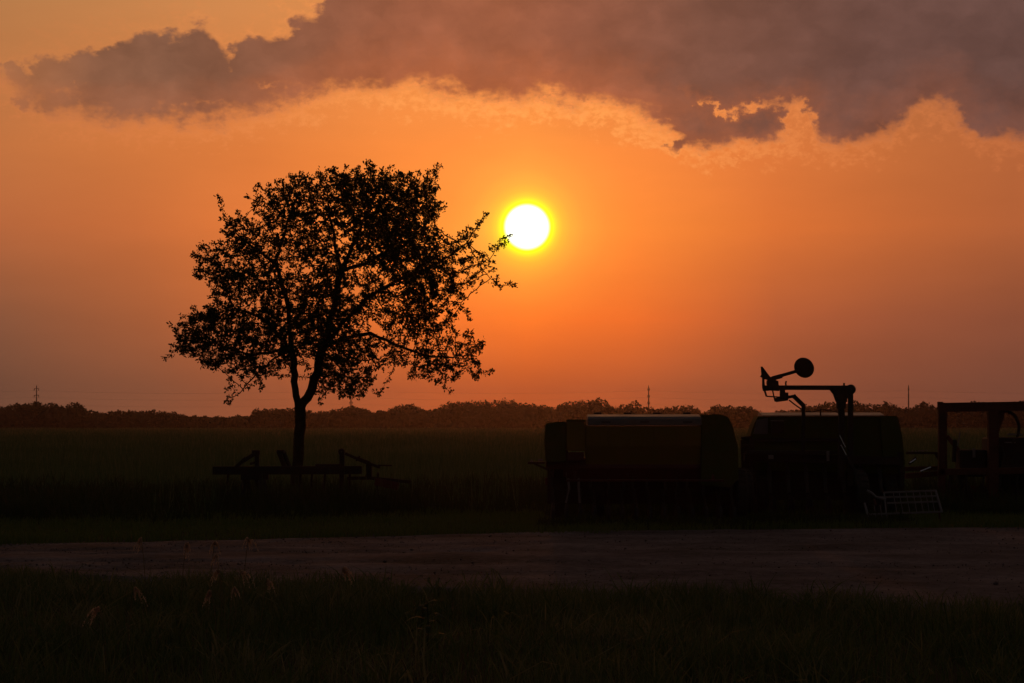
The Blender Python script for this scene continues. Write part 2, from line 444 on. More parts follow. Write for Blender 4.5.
    nD = noise(vec3(ma('MULTIPLY_ADD', nA, 0.8, ma('MULTIPLY', az, 0.55)), ma('MULTIPLY_ADD', nE, 0.5, ma('MULTIPLY', el, 0.95)), 2.0), 1.0, 6, 0.55)
    var = ma('MULTIPLY', rng_(nD, 0.28, 0.72, 0.84, 1.16), rng_(p1, 0.1, 0.7, 1.06, 0.94))
    v = N(nt, 'ShaderNodeVectorMath', operation='SCALE'); put(v.inputs[0], ccol); put(v.inputs['Scale'], var)
    # thin sunlit fringe hanging under and round the bank
    g_ = ma('ADD', f, ma('MULTIPLY', ma('SUBTRACT', nC, 0.5), 28.0))
    g_ = ma('ADD', g_, ma('MULTIPLY', ma('SUBTRACT', nB, 0.5), 42.0))
    g_ = lumps(g_, [(370, 134, 26, 3, 26, 0), (735, 161, 12, 2.5, 24, 8), (650, 138, 42, 13, 16, -15), (300, 118, 30, 6, 10, 0), (780, 140, 50, 6, 8, 0)])
    fringe = ma('MULTIPLY', rng_(g_, -28.0, -2.0, 0, 1, 'SMOOTHSTEP'), ma('MULTIPLY_ADD', lowside, 0.62, 0.38))
    fringe = ma('MULTIPLY', fringe, ma('MULTIPLY_ADD', near, 0.72, 0.26))
    fringe = ma('MULTIPLY', fringe, rng_(nC, 0.32, 0.62, 0.45, 1.0))
    fcol = mix(near, (*lin((218, 124, 72)), 1), (*lin((262, 163, 82)), 1))
    lit = mix(fringe, sky, fcol)
    withc = mix(ma('MULTIPLY', cmask, 0.97), lit, v.outputs[0])
    fr = ma('DIVIDE', ma('ADD', f, 1.0), 6.0)
    rim = ma('MULTIPLY', ma('EXPONENT', ma('MULTIPLY', ma('MULTIPLY', fr, fr), -1.0)), rng_(nB, 0.42, 0.62, 0.1, 1.0))
    rimadd = N(nt, 'ShaderNodeVectorMath', operation='SCALE'); rimadd.inputs[0].default_value = (0.20, 0.06, 0.012)
    put(rimadd.inputs['Scale'], ma('MULTIPLY', rim, ma('MULTIPLY_ADD', near, 0.85, 0.10)))
    ad = N(nt, 'ShaderNodeVectorMath', operation='ADD'); put(ad.inputs[0], withc); put(ad.inputs[1], rimadd.outputs[0])
    front = ad.outputs[0]
    # the sun and its aureole
    dot = N(nt, 'ShaderNodeVectorMath', operation='DOT_PRODUCT'); put(dot.inputs[0], tc.outputs['Generated']); dot.inputs[1].default_value = SUN
    th = ma('MULTIPLY', ma('ARCCOSINE', ma('MINIMUM', dot.outputs['Value'], 1.0)), F)
    aur = ramp(ma('DIVIDE', th, 140.0, clamp=True), [(0.0, (0, 0.62, 0.0)), (25/140, (0.0, 0.58, 0.0)), (30/140, (0, 0.38, 0.0)), (36/140, (0, 0.22, 0.004)), (44/140, (0, 0.13, 0.008)), (58/140, (0, 0.06, 0.006)), (80/140, (0, 0.018, 0.002)), (110/140, (0, 0, 0)), (1.0, (0, 0, 0))])
    ad2 = N(nt, 'ShaderNodeVectorMath', operation='ADD'); put(ad2.inputs[0], front); put(ad2.inputs[1], aur)
    core = rng_(th, 24.3, 18.6, 0, 1, 'SMOOTHSTEP')
    front = mix(core, ad2.outputs[0], (2.2, 2.0, 1.7, 1))
    ring = rng_(th, 32.0, 22.0, 0.0, 1.0, 'SMOOTHSTEP')
    ringadd = N(nt, 'ShaderNodeVectorMath', operation='SCALE'); ringadd.inputs[0].default_value = (0.1, 0.3, -0.03)
    put(ringadd.inputs['Scale'], ring)
    ad3 = N(nt, 'ShaderNodeVectorMath', operation='ADD'); put(ad3.inputs[0], front); put(ad3.inputs[1], ringadd.outputs[0])
    front = ad3.outputs[0]
    # away from the sunset the dome falls off to a dim dusk sky
    ns = N(nt, 'ShaderNodeTexSky', sky_type='NISHITA'); ns.sun_disc = False
    ns.sun_elevation = SUN_EL; ns.sun_rotation = SUN_AZ; ns.dust_density = 4.0; ns.air_density = 1.5
    dusk = N(nt, 'ShaderNodeVectorMath', operation='SCALE'); put(dusk.inputs[0], ns.outputs[0]); dusk.inputs['Scale'].default_value = 0.010
    ad4 = N(nt, 'ShaderNodeVectorMath', operation='ADD'); put(ad4.inputs[0], dusk.outputs[0]); ad4.inputs[1].default_value = DUSK
    k = ma('MAXIMUM', rng_(el, 11.5, 30.0, 0, 1, 'SMOOTHSTEP'), rng_(ma('ABSOLUTE', az), 14.0, 55.0, 0, 1, 'SMOOTHSTEP'))
    final = mix(k, front, ad4.outputs[0])
    put(bg.inputs['Color'], final)
    bg.inputs['Strength'].default_value = 1.0
    w.cycles.sampling_method = 'MANUAL'; w.cycles.sample_map_resolution = 1024

DUSK = (0.0285, 0.0215, 0.0215)
HAZE = 0.00009
build_world()

sd = bpy.data.lights.new('sun_lamp', 'SUN'); sd.energy = 0.075; sd.angle = R(0.53); sd.color = (1.0, 0.27, 0.06)
so = link(bpy.data.objects.new('sun_lamp', sd)); so.rotation_euler = (-SUN).to_track_quat('-Z', 'Y').to_euler(); so.location = (0, 60, 30)

cd = bpy.data.cameras.new('camera'); cd.sensor_width = 36; cd.lens = F*36/1024; cd.shift_y = (HOR-341.5)/1024
cd.clip_start = 0.1; cd.clip_end = 12000
cam = link(bpy.data.objects.new('camera', cd)); cam.location = (0, 0, CAMZ); cam.rotation_euler = (R(90), 0, 0)
scene.camera = cam

# ------------------------------------------------------------------ ground and road
def road_near(x):
    return 22.9-3.1*np.tanh(np.asarray(x, float)/6.0)

def road_far(x):
    x = np.asarray(x, float)
    return 35.4+np.where(x < 0, 5.2, 2.4)*np.tanh(x/8.0)

def grid_sheet(name, us, vs, fn, mat):
    U, Vv = np.meshgrid(us, vs)
    co = fn(U, Vv).reshape(-1, 3)
    nu, nv = len(us), len(vs)
    i = np.arange(nv-1)[:, None]*nu+np.arange(nu-1)[None, :]
    q = np.stack([i, i+1, i+nu+1, i+nu], -1).reshape(-1, 4)
    return raw_mesh(name, co, q, np.full(len(q), 4), mat, smooth=True)

vs = np.concatenate([np.linspace(-30, 90, 90), np.geomspace(95, 9000, 50)])
us = np.concatenate([-np.geomspace(5000, 45, 30), np.linspace(-40, 40, 60), np.geomspace(45, 5000, 30)])
def ground_fn(U, Vv):
    fade = np.clip((Vv-8)/20, 0, 1)*np.exp(-np.abs(Vv-40)/60.0)
    Z = 0.02*np.sin(U*0.9+Vv*0.3)*np.sin(Vv*0.55)*fade*0.5
    on = (Vv > road_near(U)-2.5) & (Vv < road_far(U)+2.0)
    Z = np.where(on, -0.03, Z)
    return np.stack([U, Vv, Z], -1)
g = grid_sheet('ground', us, vs, ground_fn, M['soil']); tag(g, kind='structure')

from mathutils import noise as mnoise
def road_fn(U, Vv):
    n = road_near(U); f = road_far(U)
    en = np.array([[mnoise.noise((u*0.35, 3.0, 0))*0.5+mnoise.noise((u*1.7, 9.0, 0))*0.18 for u in U[0]]])
    ef = np.array([[mnoise.noise((u*0.35, 13.0, 0))*0.35+mnoise.noise((u*1.7, 19.0, 0))*0.15 for u in U[0]]])
    Y = (n+en)+Vv*((f+ef)-(n+en))
    Z = np.zeros_like(Y)
    for (a, b) in ((0.22, 0.035), (0.36, 0.03), (0.58, 0.03), (0.72, 0.035)):      # shallow wheel tracks
        Z -= b*np.exp(-((Vv-a-0.02*np.sin(U*0.25))/0.035)**2)
    for j in range(U.shape[0]):
        for i in range(U.shape[1]):
            Z[j, i] += 0.03*mnoise.noise((U[j, i]*0.8, Y[j, i]*0.8, 0))+0.015*mnoise.noise((U[j, i]*2.6, Y[j, i]*2.6, 5))
    Z = Z*np.sin(np.pi*np.clip(Vv, 0, 1))**0.4+0.02+0.03*np.sin(np.pi*Vv)
    Z = np.where((Vv < 0.001) | (Vv > 0.999), -0.06, Z)
    return np.stack([U, Y, Z], -1)
rd = grid_sheet('gravel_road', np.concatenate([np.linspace(-60, -12.5, 20), np.linspace(-12, 12, 130), np.linspace(12.5, 60, 20)]),
                np.concatenate([[0, 0.012], np.linspace(0.03, 0.97, 70), [0.988, 1]]), road_fn, M['gravel'])
tag(rd, kind='structure')

# loose stones on the gravel, too many to count
def stones():
    n = 9000
    x = rng.uniform(-11, 11, n); t = rng.uniform(0.02, 0.98, n)
    y = road_near(x)+t*(road_far(x)-road_near(x))
    s = rng.gamma(1.6, 0.0026, n)+0.003
    base = np.array([(1, 0, 0), (-1, 0, 0), (0, 1, 0), (0, -1, 0), (0, 0, 0.8), (0, 0, -0.8)], float)
    fc = np.array([(0, 2, 4), (2, 1, 4), (1, 3, 4), (3, 0, 4), (2, 0, 5), (1, 2, 5), (3, 1, 5), (0, 3, 5)])
    a = rng.uniform(0, 6.28, n)
    co = base[None]*s[:, None, None]*rng.uniform(0.7, 1.3, (n, 6, 1))
    c, sn = np.cos(a)[:, None], np.sin(a)[:, None]
    X = co[..., 0]*c-co[..., 1]*sn; Y = co[..., 0]*sn+co[..., 1]*c
    P = np.stack([X+x[:, None], Y+y[:, None], co[..., 2]+0.04], -1).reshape(-1, 3)
    fl = (fc[None]+(np.arange(n)*6)[:, None, None]).reshape(-1)
    o = raw_mesh('loose_stones', P, fl, np.full(n*8, 3), M['gravel'])
    return tag(o, kind='stuff')
stones()

# ------------------------------------------------------------------ blades
def blades(name, x, y, h, w, lean, mat, z0=0.0, tri=False, curl=0.5):
    n = len(x)
    a = rng.uniform(0, 2*np.pi, n)          # facing
    la = rng.uniform(0, 2*np.pi, n)         # leaning direction
    L = lean*h*rng.uniform(0.1, 1.0, n)
    ax, ay = np.cos(a)*w/2, np.sin(a)*w/2
    lx, ly = np.cos(la)*L, np.sin(la)*L
    z0 = np.broadcast_to(z0, (n,))
    if tri:
        P = np.empty((n, 3, 3))
        P[:, 0] = np.stack([x-ax, y-ay, z0-0.02], -1); P[:, 1] = np.stack([x+ax, y+ay, z0-0.02], -1)
        P[:, 2] = np.stack([x+lx, y+ly, z0+h], -1)
        f = (np.arange(3)[None]+(np.arange(n)*3)[:, None]).ravel()
        return raw_mesh(name, P.reshape(-1, 3), f, np.full(n, 3), mat)
    P = np.empty((n, 7, 3))
    for k, (t, ww) in enumerate(((0, 0.8), (0.4, 1.0), (0.75, 0.7))):
        bx, by = lx*t**2, ly*t**2
        zz = z0+h*t*(1-curl*0.12*t)-0.02*(t == 0)
        P[:, 2*k] = np.stack([x+bx-ax*ww, y+by-ay*ww, zz], -1)
        P[:, 2*k+1] = np.stack([x+bx+ax*ww, y+by+ay*ww, zz], -1)
    P[:, 6] = np.stack([x+lx*1.05, y+ly*1.05, z0+h*(1-curl*lean*rng.uniform(0, 0.6, n))], -1)
    tr = np.array([(0, 1, 3), (0, 3, 2), (2, 3, 5), (2, 5, 4), (4, 5, 6)])
    f = (tr[None]+(np.arange(n)*7)[:, None, None]).ravel()
    return raw_mesh(name, P.reshape(-1, 3), f, np.full(n*5, 3), mat)

def fbm2(x, y, s, seed=0.0):
    return np.array([mnoise.fractal((float(a)*s, float(b)*s, seed), 1.0, 2.0, 3) for a, b in zip(x, y)])

def scatter(n, d0, d1, margin=1.3, pad=1.0):
    d = np.sqrt(rng.uniform(d0**2, d1**2, n))
    x = rng.uniform(-1, 1, n)*(512/F*d*margin+pad)
    return x, d

def cat_blades(name, sets, mat, kind='stuff', label=None, cat=None, **kw):
    x, y, h, w, lean = [np.concatenate(c) for c in zip(*sets)]
    o = blades(name, x, y, h, w, lean, mat, **kw)
    return tag(o, label, cat, kind=kind)

# foreground: rank unmown grass between the camera and the road
x, y = scatter(140000, 9.5, 28.0, 1.25, 1.2)
cl = fbm2(x, y, 0.9)
edge = road_near(x)+0.35*cl
keep = (y < edge+0.15) & (rng.uniform(0, 1, len(x)) < 0.55+0.6*cl)
x, y, cl, edge = x[keep], y[keep], cl[keep], edge[keep]
near_edge = np.exp(-((edge-y)/0.9)**2)
h = (0.12+0.16*np.clip(cl+0.5, 0, 1.3))*rng.uniform(0.45, 1.2, len(x))*(1-0.5*near_edge)
sets = [(x, y, h, rng.uniform(0.004, 0.009, len(x)), rng.uniform(0.3, 1.3, len(x)))]
tx, ty = scatter(420, 10.5, 22.5, 1.25, 1.0)               # coarser tufts with bent blades
k = ty < road_near(tx)-0.6
for cx_, cy_ in zip(tx[k], ty[k]):
    m_ = int(rng.integers(9, 22)); hh_ = rng.uniform(0.22, 0.42)
    sets.append((cx_+rng.normal(0, 0.05, m_), cy_+rng.normal(0, 0.05, m_), hh_*rng.uniform(0.5, 1.1, m_), rng.uniform(0.008, 0.015, m_), rng.uniform(0.7, 1.9, m_)))
cat_blades('tall_grass', sets, M['grass'],
           label='dark unmown grass in front of the gravel road', cat='grass')

# far side of the road: low mown strip, then rank weeds up to the field
x, y = scatter(105000, 30.0, 46.0, 1.2, 2.0)
e = road_far(x)
cl = fbm2(x, y, 0.5, 4.0)
keep = (y > e-0.25-0.9*cl) & (y < e+9.5)
x, y, cl = x[keep], y[keep], cl[keep]
h = (0.07+0.07*np.clip(cl+0.4, 0, 1)+0.09*np.exp(-((y-road_far(x))/0.5)**2)*np.clip(cl+0.3, 0, 1))*rng.uniform(0.5, 1.4, len(x))
cat_blades('mown_grass', [(x, y, h, rng.uniform(0.006, 0.014, len(x)), rng.uniform(0.3, 1.2, len(x)))], M['verge'],
           label='low green grass strip along the far edge of the gravel road', cat='grass')

sets = []
x, y = scatter(52000, 38.0, 54.0, 1.2, 2.0)
cl = fbm2(x, y, 0.45, 8.0)
keep = (y > road_far(x)+6.0+1.2*cl) & (rng.uniform(0, 1, len(x)) < 0.6+cl)
x, y, cl = x[keep], y[keep], cl[keep]
ramp_in = np.clip((y-road_far(x)-5.5)/3.0, 0.25, 1)
sets.append((x, y, (0.2+0.3*np.clip(cl+0.45, 0, 1.2))*ramp_in*rng.uniform(0.5, 1.4, len(x)), rng.uniform(0.012, 0.03, len(x)), rng.uniform(0.2, 0.9, len(x))))
# weeds that grew up round the parked machines
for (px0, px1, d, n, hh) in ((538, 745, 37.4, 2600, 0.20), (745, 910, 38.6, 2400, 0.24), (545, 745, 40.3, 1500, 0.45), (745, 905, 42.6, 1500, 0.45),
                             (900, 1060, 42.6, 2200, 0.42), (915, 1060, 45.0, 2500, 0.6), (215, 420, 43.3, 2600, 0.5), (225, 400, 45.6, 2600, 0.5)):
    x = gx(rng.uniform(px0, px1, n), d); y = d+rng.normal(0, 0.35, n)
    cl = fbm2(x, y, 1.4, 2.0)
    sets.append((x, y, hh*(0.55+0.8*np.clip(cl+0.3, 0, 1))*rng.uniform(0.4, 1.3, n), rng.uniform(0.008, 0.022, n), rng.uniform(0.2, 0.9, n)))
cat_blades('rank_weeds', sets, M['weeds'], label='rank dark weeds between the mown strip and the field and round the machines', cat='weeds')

# the field, thinning into larger tufts with distance
sets = []
for (d0, d1, n, hh, ww) in ((50, 80, 42000, 0.62, 0.035), (80, 130, 46000, 0.66, 0.06), (130, 260, 50000, 0.7, 0.13), (260, 700, 60000, 0.72, 0.35)):
    x, y = scatter(n, d0, d1, 1.2, 4.0)
    cl = fbm2(x, y, 0.12, 1.0)
    k = y > 50.5+2.0*fbm2(x, y, 0.3, 6.0)
    x, y, cl = x[k], y[k], cl[k]
    sets.append((x, y, hh*(0.75+0.5*cl)*rng.uniform(0.6, 1.25, len(x)), ww*rng.uniform(0.6, 1.4, len(x)), rng.uniform(0.1, 0.6, len(x))))
n_ = 700                                      # coarse stalks and seedheads among the weeds by the toolbar and the tree
x, y = gx(rng.uniform(150, 520, n_), 44.0), 43.0+rng.uniform(0, 6.0, n_)
sets.append((x, y, rng.uniform(0.35, 0.85, n_), rng.uniform(0.012, 0.03, n_), rng.uniform(0.1, 0.5, n_)))
x, y = scatter(500, 52, 110, 1.2, 3.0)       # taller stalks standing out of the crop
sets.append((x, y, rng.uniform(0.9, 1.25, 500), rng.uniform(0.02, 0.05, 500), rng.uniform(0.1, 0.35, 500)))
cat_blades('field_crop', sets, M['crop'], tri=True, label='dark weedy crop covering the flat field out to the trees', cat='crop')

# ------------------------------------------------------------------ far trees
def clump_faces(pts, size):
    n = len(pts)
    u = rng.normal(size=(n, 3)); u /= np.linalg.norm(u, axis=1)[:, None]
    t = rng.normal(size=(n, 3)); v = np.cross(u, t); v /= np.linalg.norm(v, axis=1)[:, None]
    s = (size*rng.uniform(0.6, 1.4, n))[:, None]
    P = np.empty((n, 4, 3))
    P[:, 0] = pts-u*s*0.6; P[:, 1] = pts+v*s*0.4+u*s*0.1; P[:, 2] = pts+u*s*0.6; P[:, 3] = pts-v*s*0.4-u*s*0.1
    f = (np.arange(4)[None]+(np.arange(n)*4)[:, None]).ravel()
    return P.reshape(-1, 3), f, np.full(n, 4)

contour = [(-400, 406), (-200, 408), (0, 406), (10, 404), (25, 403), (40, 402), (55, 404), (65, 405), (75, 402), (82, 403), (88, 406), (97, 408), (103, 410), (112, 408), (135, 409), (165, 409), (182, 411), (200, 413), (222, 413), (244, 412), (255, 408), (290, 407), (325, 409), (342, 405), (362, 406), (375, 409), (386, 408), (395, 405), (406, 403), (414, 403), (425, 406), (432, 408), (438, 403), (446, 402), (490, 402), (505, 400), (520, 402), (530, 404), (545, 405), (552, 406), (560, 403), (576, 402), (590, 400), (600, 400), (608, 401), (615, 406), (622, 405), (628, 402), (640, 402), (646, 407), (652, 405), (660, 407), (670, 405), (690, 404), (699, 406), (703, 410), (709, 405), (715, 404), (735, 405), (740, 406), (755, 405), (762, 409), (768, 411), (775, 408), (785, 407), (792, 409), (800, 406), (815, 404), (830, 403), (860, 403), (872, 404), (885, 401), (898, 403), (905, 407), (910, 405), (915, 403), (922, 402), (927, 400), (932, 403), (936, 406), (945, 404), (975, 402), (1000, 403), (1024, 402), (1200, 406), (1400, 404)]
cpx = np.array([c[0] for c in contour], float); cpy = np.array([405.5+(c[1]-405.5)*1.45 for c in contour], float)
pts = []; sizes = []
px = -320.0
while px < 1350:
    d = rng.uniform(690, 720)
    rx = rng.uniform(1.3, 2.9); n = 240
    span = np.linspace(-0.75, 0.75, 9)*rx*F/d
    top = gz(np.max(np.interp(px+span, cpx, cpy))+0.3, d)+rng.normal(0, 0.25)
    u = rng.normal(size=(n, 3)); u /= np.linalg.norm(u, axis=1)[:, None]
    rr = rng.uniform(0.3, 1.0, n)**0.5
    zc = top*0.62; rz = top-zc
    p = u*rr[:, None]*np.array([rx, rx, rz])
    p += np.array([gx(px, d), d, zc])
    lo = rng.uniform(size=(110, 3))*np.array([rx*2.6, 6, top*0.72])+np.array([gx(px, d)-rx*1.3, d-3, 0])
    pts.append(p); sizes.append(np.full(n, 0.62)); pts.append(lo); sizes.append(np.full(110, 1.5))
    px += rng.uniform(2.6, 5.5)
P, fl_, sz_ = clump_faces(np.concatenate(pts), np.concatenate(sizes))
tag(raw_mesh('treeline', P, fl_, sz_, M['treefar']), 'long hazy line of dark trees along the horizon', 'treeline', kind='stuff')

# ------------------------------------------------------------------ power line beyond the trees
POLE_D = 1000.0
pole_px = [-270, 36, 351, 649, 907, 1180]
pole_txt = ['slender grey power pole outside the left edge of the view',
            'slender power pole over the trees, far to the left of the big tree',
            'slender power pole over the far trees, seen under the big tree beside its trunk',
            'slender power pole over the far trees above the long green seed drill',
            'slender power pole over the far trees beside the rusty red frame',
            'slender grey power pole outside the right edge of the view']
arms_z = (16.2, 13.4, 10.6)
def make_pole():
    t = thing('power_pole', (0, 0, 0), pole_txt[0], 'power pole', 'power poles standing beyond the far trees')
    MB().tube([(0, 0, -0.2), (0, 0, 9), (0, 0, 17.6)], 0.42, 10, 0.16).build('pole', M['pole'], t)
    for z in arms_z:
        a = MB().bar((-0.55, -2.2, z), (0.55, 2.2, z+0.15), 0.22, 0.22).build('cross_arm', M['pole'], t)
        i = MB()
        for sgn in (-1, 1):
            i.tube([(0.5*sgn, 2.0*sgn, z), (0.5*sgn, 2.0*sgn, z-0.35), (0.5*sgn, 2.0*sgn, z-0.8)], 0.16, 8, 0.1)
        pieces(i, 'insulator', M['pole'], a)
    return t
proto = make_pole()
def copy_tree(o, parent=None):
    c = o.copy(); COL.objects.link(c)
    if parent is not None: c.parent = parent
    for ch in o.children: copy_tree(ch, c)
    return c
poles = []
for i, ppx in enumerate(pole_px):
    o = proto if i == 0 else copy_tree(proto)
    o.location = (gx(ppx, POLE_D), POLE_D+rng.uniform(-4, 4), 0)
    o['label'] = pole_txt[i]
    poles.append(o)
wire_txt = ['topmost thin cable strung between the distant power poles', 'middle thin cable strung between the distant power poles',
            'lowest thin cable strung between the distant power poles']
for k, z in enumerate(arms_z):
    b = MB(); pts = []
    for a, c in zip(poles[:-1], poles[1:]):
        p0 = Vector(a.location)+Vector((-0.5, -2.0, z-0.8)); p1 = Vector(c.location)+Vector((-0.5, -2.0, z-0.8))
        for j in range(12):
            t = j/12
            pts.append(p0.lerp(p1, t)-Vector((0, 0, 1.2*4*t*(1-t))))
    pts.append(p1)
    b.tube(pts, 0.02, 5)
    tag(b.build('power_cable', M['pole']), wire_txt[k], 'cable', 'cables of the distant power line')

# ------------------------------------------------------------------ the big tree
TD = 47.8; TS = F/TD
def tp(px, py, yy=0.0):
    return np.array([(px-297)/TS, yy, (505-py)/TS])

def build_tree():
    root = thing('shade_tree', (gx(297, TD), TD, 0), 'broad leafy tree in silhouette at the field edge, forked low, left of the sun', 'tree')
    blobs = [(300, 198, 24), (330, 192, 22), (355, 197, 26), (378, 188, 21), (400, 190, 20), (420, 192, 16), (433, 182, 9), (436, 170, 5),
             (271, 206, 18), (290, 215, 27), (320, 220, 24), (362, 213, 30), (390, 213, 32), (415, 212, 26), (425, 243, 20), (430, 205, 14),
             (226, 226, 12), (247, 236, 21), (214, 263, 19), (240, 265, 25), (270, 250, 25), (300, 250, 20), (224, 212, 7), (201, 277, 9),
             (322, 255, 24), (355, 255, 17), (385, 248, 28), (410, 262, 26), (334, 283, 22), (228, 285, 16), (258, 284, 18), (236, 302, 15), (268, 300, 17), (212, 285, 10), (280, 282, 14), (234, 247, 12), (400, 235, 26),
             (190, 340, 16), (179, 350, 11), (205, 328, 19), (228, 322, 21), (214, 355, 17), (240, 348, 20), (262, 330, 22), (285, 322, 20),
             (235, 374, 12, -.3), (258, 366, 15), (280, 352, 15), (300, 335, 15), (248, 384, 8, -.4), (238, 395, 5, -.4), (231, 404, 4, -.4),
             (308, 305, 24), (300, 285, 16), (312, 322, 20), (328, 338, 22), (306, 345, 14), (345, 312, 20), (372, 290, 18), (300, 365, 8),
             (338, 365, 19), (360, 347, 18), (350, 370, 15), (380, 360, 12), (322, 385, 12), (352, 385, 14), (371, 376, 12), (338, 392, 9), (325, 403, 4), (376, 392, 7),
             (438, 258, 20), (455, 250, 14, -.7), (468, 237, 10, -.7), (477, 229, 7, -.7), (484, 219, 4, -.7), (439, 163, 3, .6), (505, 244, 3, -.4), (510, 285, 3, -.5), (486, 267, 12, -.5), (465, 275, 18, -.6), (440, 283, 20), (499, 288, 6, -.5), (494, 252, 6, -.4),
             (507, 286, 3, -.5), (500, 243, 3, -.4), (415, 285, 20), (455, 298, 11, -.3), (476, 262, 10, -.6),
             (386, 318, 14), (415, 308, 16), (432, 302, 15), (396, 302, 16, .4), (404, 325, 15, .8), (430, 330, 14, .6), (283, 370, 12, -.4), (291, 356, 13, -.5), (318, 362, 14, -.4), (328, 374, 12, -.3), (304, 352, 12, -.4), (270, 372, 9, -.2), (310, 378, 6, -.3), (400, 336, 9), (448, 356, 19, .8), (425, 350, 15, .8), (460, 344, 13, .6), (440, 371, 15, .7), (412, 370, 11, .7), (455, 312, 12, -.3), (418, 325, 16), (440, 320, 14, -.2), (436, 338, 13, .5), (470, 318, 6, -.4), (465, 355, 16, .6), (481, 344, 6, .6), (474, 372, 10, .5), (450, 374, 12, .7), (430, 366, 14), (402, 358, 14),
             (467, 330, 7, .7), (485, 375, 4, .5), (440, 384, 5, .7), (388, 345, 12), (425, 310, 8), (362, 320, 12)]
    att = []
    for (px, py, r, *dd) in blobs:
        k = 1-((px-335)/185)**2-((py-285)/140)**2
        dep = 2.0*math.sqrt(max(0.02, k))
        n = max(6, int(r*r*0.24))
        copies = 1 if dd else ((2 if r > 15 else 1)+(1 if py > 280 and r > 12 else 0)+(1 if px > 340 and py < 275 and r > 20 else 0))
        if dd: n = int(n*1.7)
        for c in range(copies):
            yc = dd[0] if dd else rng.uniform(-0.8, 0.8)*dep if copies == 1 else (c/(copies-1)*2-1)*rng.uniform(0.35, 0.8)*dep
            u = rng.normal(size=(n, 3)); u /= np.linalg.norm(u, axis=1)[:, None]
            rr = rng.uniform(0.15, 1, n)**0.45
            att.append(tp(px, py, yc)+u*rr[:, None]*r/TS*np.array([1, 1.1, 1]))
    att = np.concatenate(att)
    # main limbs, laid out as in the photograph, then filled by space colonisation
    nodes = []; par = []
    fixed = {}
    def limb(start, pts, r0, r1):
        prev = start; p0 = nodes[start] if start is not None else None
        total = 0
        path = ([p0] if p0 is not None else [])+[np.array(p, float) for p in pts]
        segs = []
        for a, b in zip(path[:-1], path[1:]):
            m = max(1, int(np.linalg.norm(b-a)/0.11))
            for j in range(1, m+1):
                segs.append(a+(b-a)*j/m)
        if start is None:
            nodes.append(path[0]); par.append(-1); fixed[0] = r0; prev = 0
        for j, p in enumerate(segs):
            jit = rng.normal(size=3)*0.012
            nodes.append(p+jit); par.append(prev); prev = len(nodes)-1
            fixed[prev] = r0+(r1-r0)*(j+1)/len(segs)
        return prev
    fork = limb(None, [tp(296, 507), tp(297, 470, 0.02), tp(299, 440, 0.03), tp(301, 408, 0.0)], 0.135, 0.118)
    nodes_fork = fork
    l1 = limb(fork, [tp(297, 396, -0.05), tp(295, 375, -0.1), tp(292, 350, -0.15)], 0.078, 0.066)
    l2 = limb(l1, [tp(291, 325, -0.2), tp(287, 295, -0.3), tp(278, 265, -0.4)], 0.062, 0.035)
    limb(l1, [tp(280, 335, -0.5), tp(262, 318, -0.7), tp(240, 310, -0.8)], 0.05, 0.02)
    limb(l1, [tp(270, 352, 0.2), tp(245, 355, 0.4), tp(222, 345, 0.5)], 0.04, 0.015)
    limb(l2, [tp(258, 250, -0.6), tp(240, 236, -0.7)], 0.035, 0.015)
    limb(l2, [tp(285, 235, -0.2), tp(295, 205, -0.1)], 0.035, 0.015)
    q1 = limb(fork, [tp(310, 392, 0.08), tp(317, 372, 0.15), tp(322, 348, 0.2)], 0.095, 0.085)
    q2 = limb(q1, [tp(328, 325, 0.2), tp(335, 298, 0.2), tp(341, 270, 0.1)], 0.08, 0.06)
    q3 = limb(q2, [tp(352, 245, 0.2), tp(364, 215, 0.3), tp(372, 195, 0.3)], 0.055, 0.02)
    limb(q2, [tp(335, 240, -0.3), tp(330, 205, -0.5)], 0.045, 0.018)
    q4 = limb(q2, [tp(362, 262, 0.5), tp(385, 248, 0.8), tp(405, 225, 0.9)], 0.045, 0.02)
    q5 = limb(q1, [tp(345, 322, -0.3), tp(372, 298, -0.6), tp(405, 280, -0.8), tp(440, 265, -0.8), tp(468, 246, -0.7)], 0.06, 0.012)
    limb(q5, [tp(478, 230, -0.7), tp(485, 217, -0.7)], 0.012, 0.005)
    q6 = limb(q1, [tp(340, 338, 0.5), tp(368, 332, 0.8), tp(400, 346, 0.9), tp(430, 356, 0.8), tp(462, 356, 0.6)], 0.055, 0.012)
    limb(q6, [tp(476, 346, 0.6)], 0.012, 0.006)
    limb(q5, [tp(488, 262, -0.5), tp(497, 250, -0.4), tp(506, 242, -0.4)], 0.012, 0.004)
    limb(q5, [tp(486, 276, -0.5), tp(500, 288, -0.5), tp(510, 285, -0.5)], 0.012, 0.004)
    limb(q1, [tp(335, 362, -0.4), tp(350, 378, -0.5)], 0.03, 0.012)
    limb(l1, [tp(272, 362, -0.3), tp(255, 378, -0.4), tp(245, 390, -0.4), tp(233, 402, -0.4)], 0.025, 0.006)
    limb(q4, [tp(422, 200, 0.7), tp(433, 180, 0.6), tp(437, 165, 0.6)], 0.018, 0.006)
    nfix = len(nodes)
    # space colonisation
    STEP, KILL, INF = 0.085, 0.13, 0.6
    alive = np.ones(len(att), bool)
    ndarr = np.array(nodes)
    best = np.full(len(att), 1e9); bi = np.zeros(len(att), int)
    okstart = [i for i in range(len(nodes)) if nodes[i][2] > (505-400)/TS]
    for i in okstart:
        d = np.linalg.norm(att-ndarr[i], axis=1)
        m = d < best; best[m] = d[m]; bi[m] = i
    pos = [np.array(p) for p in nodes]
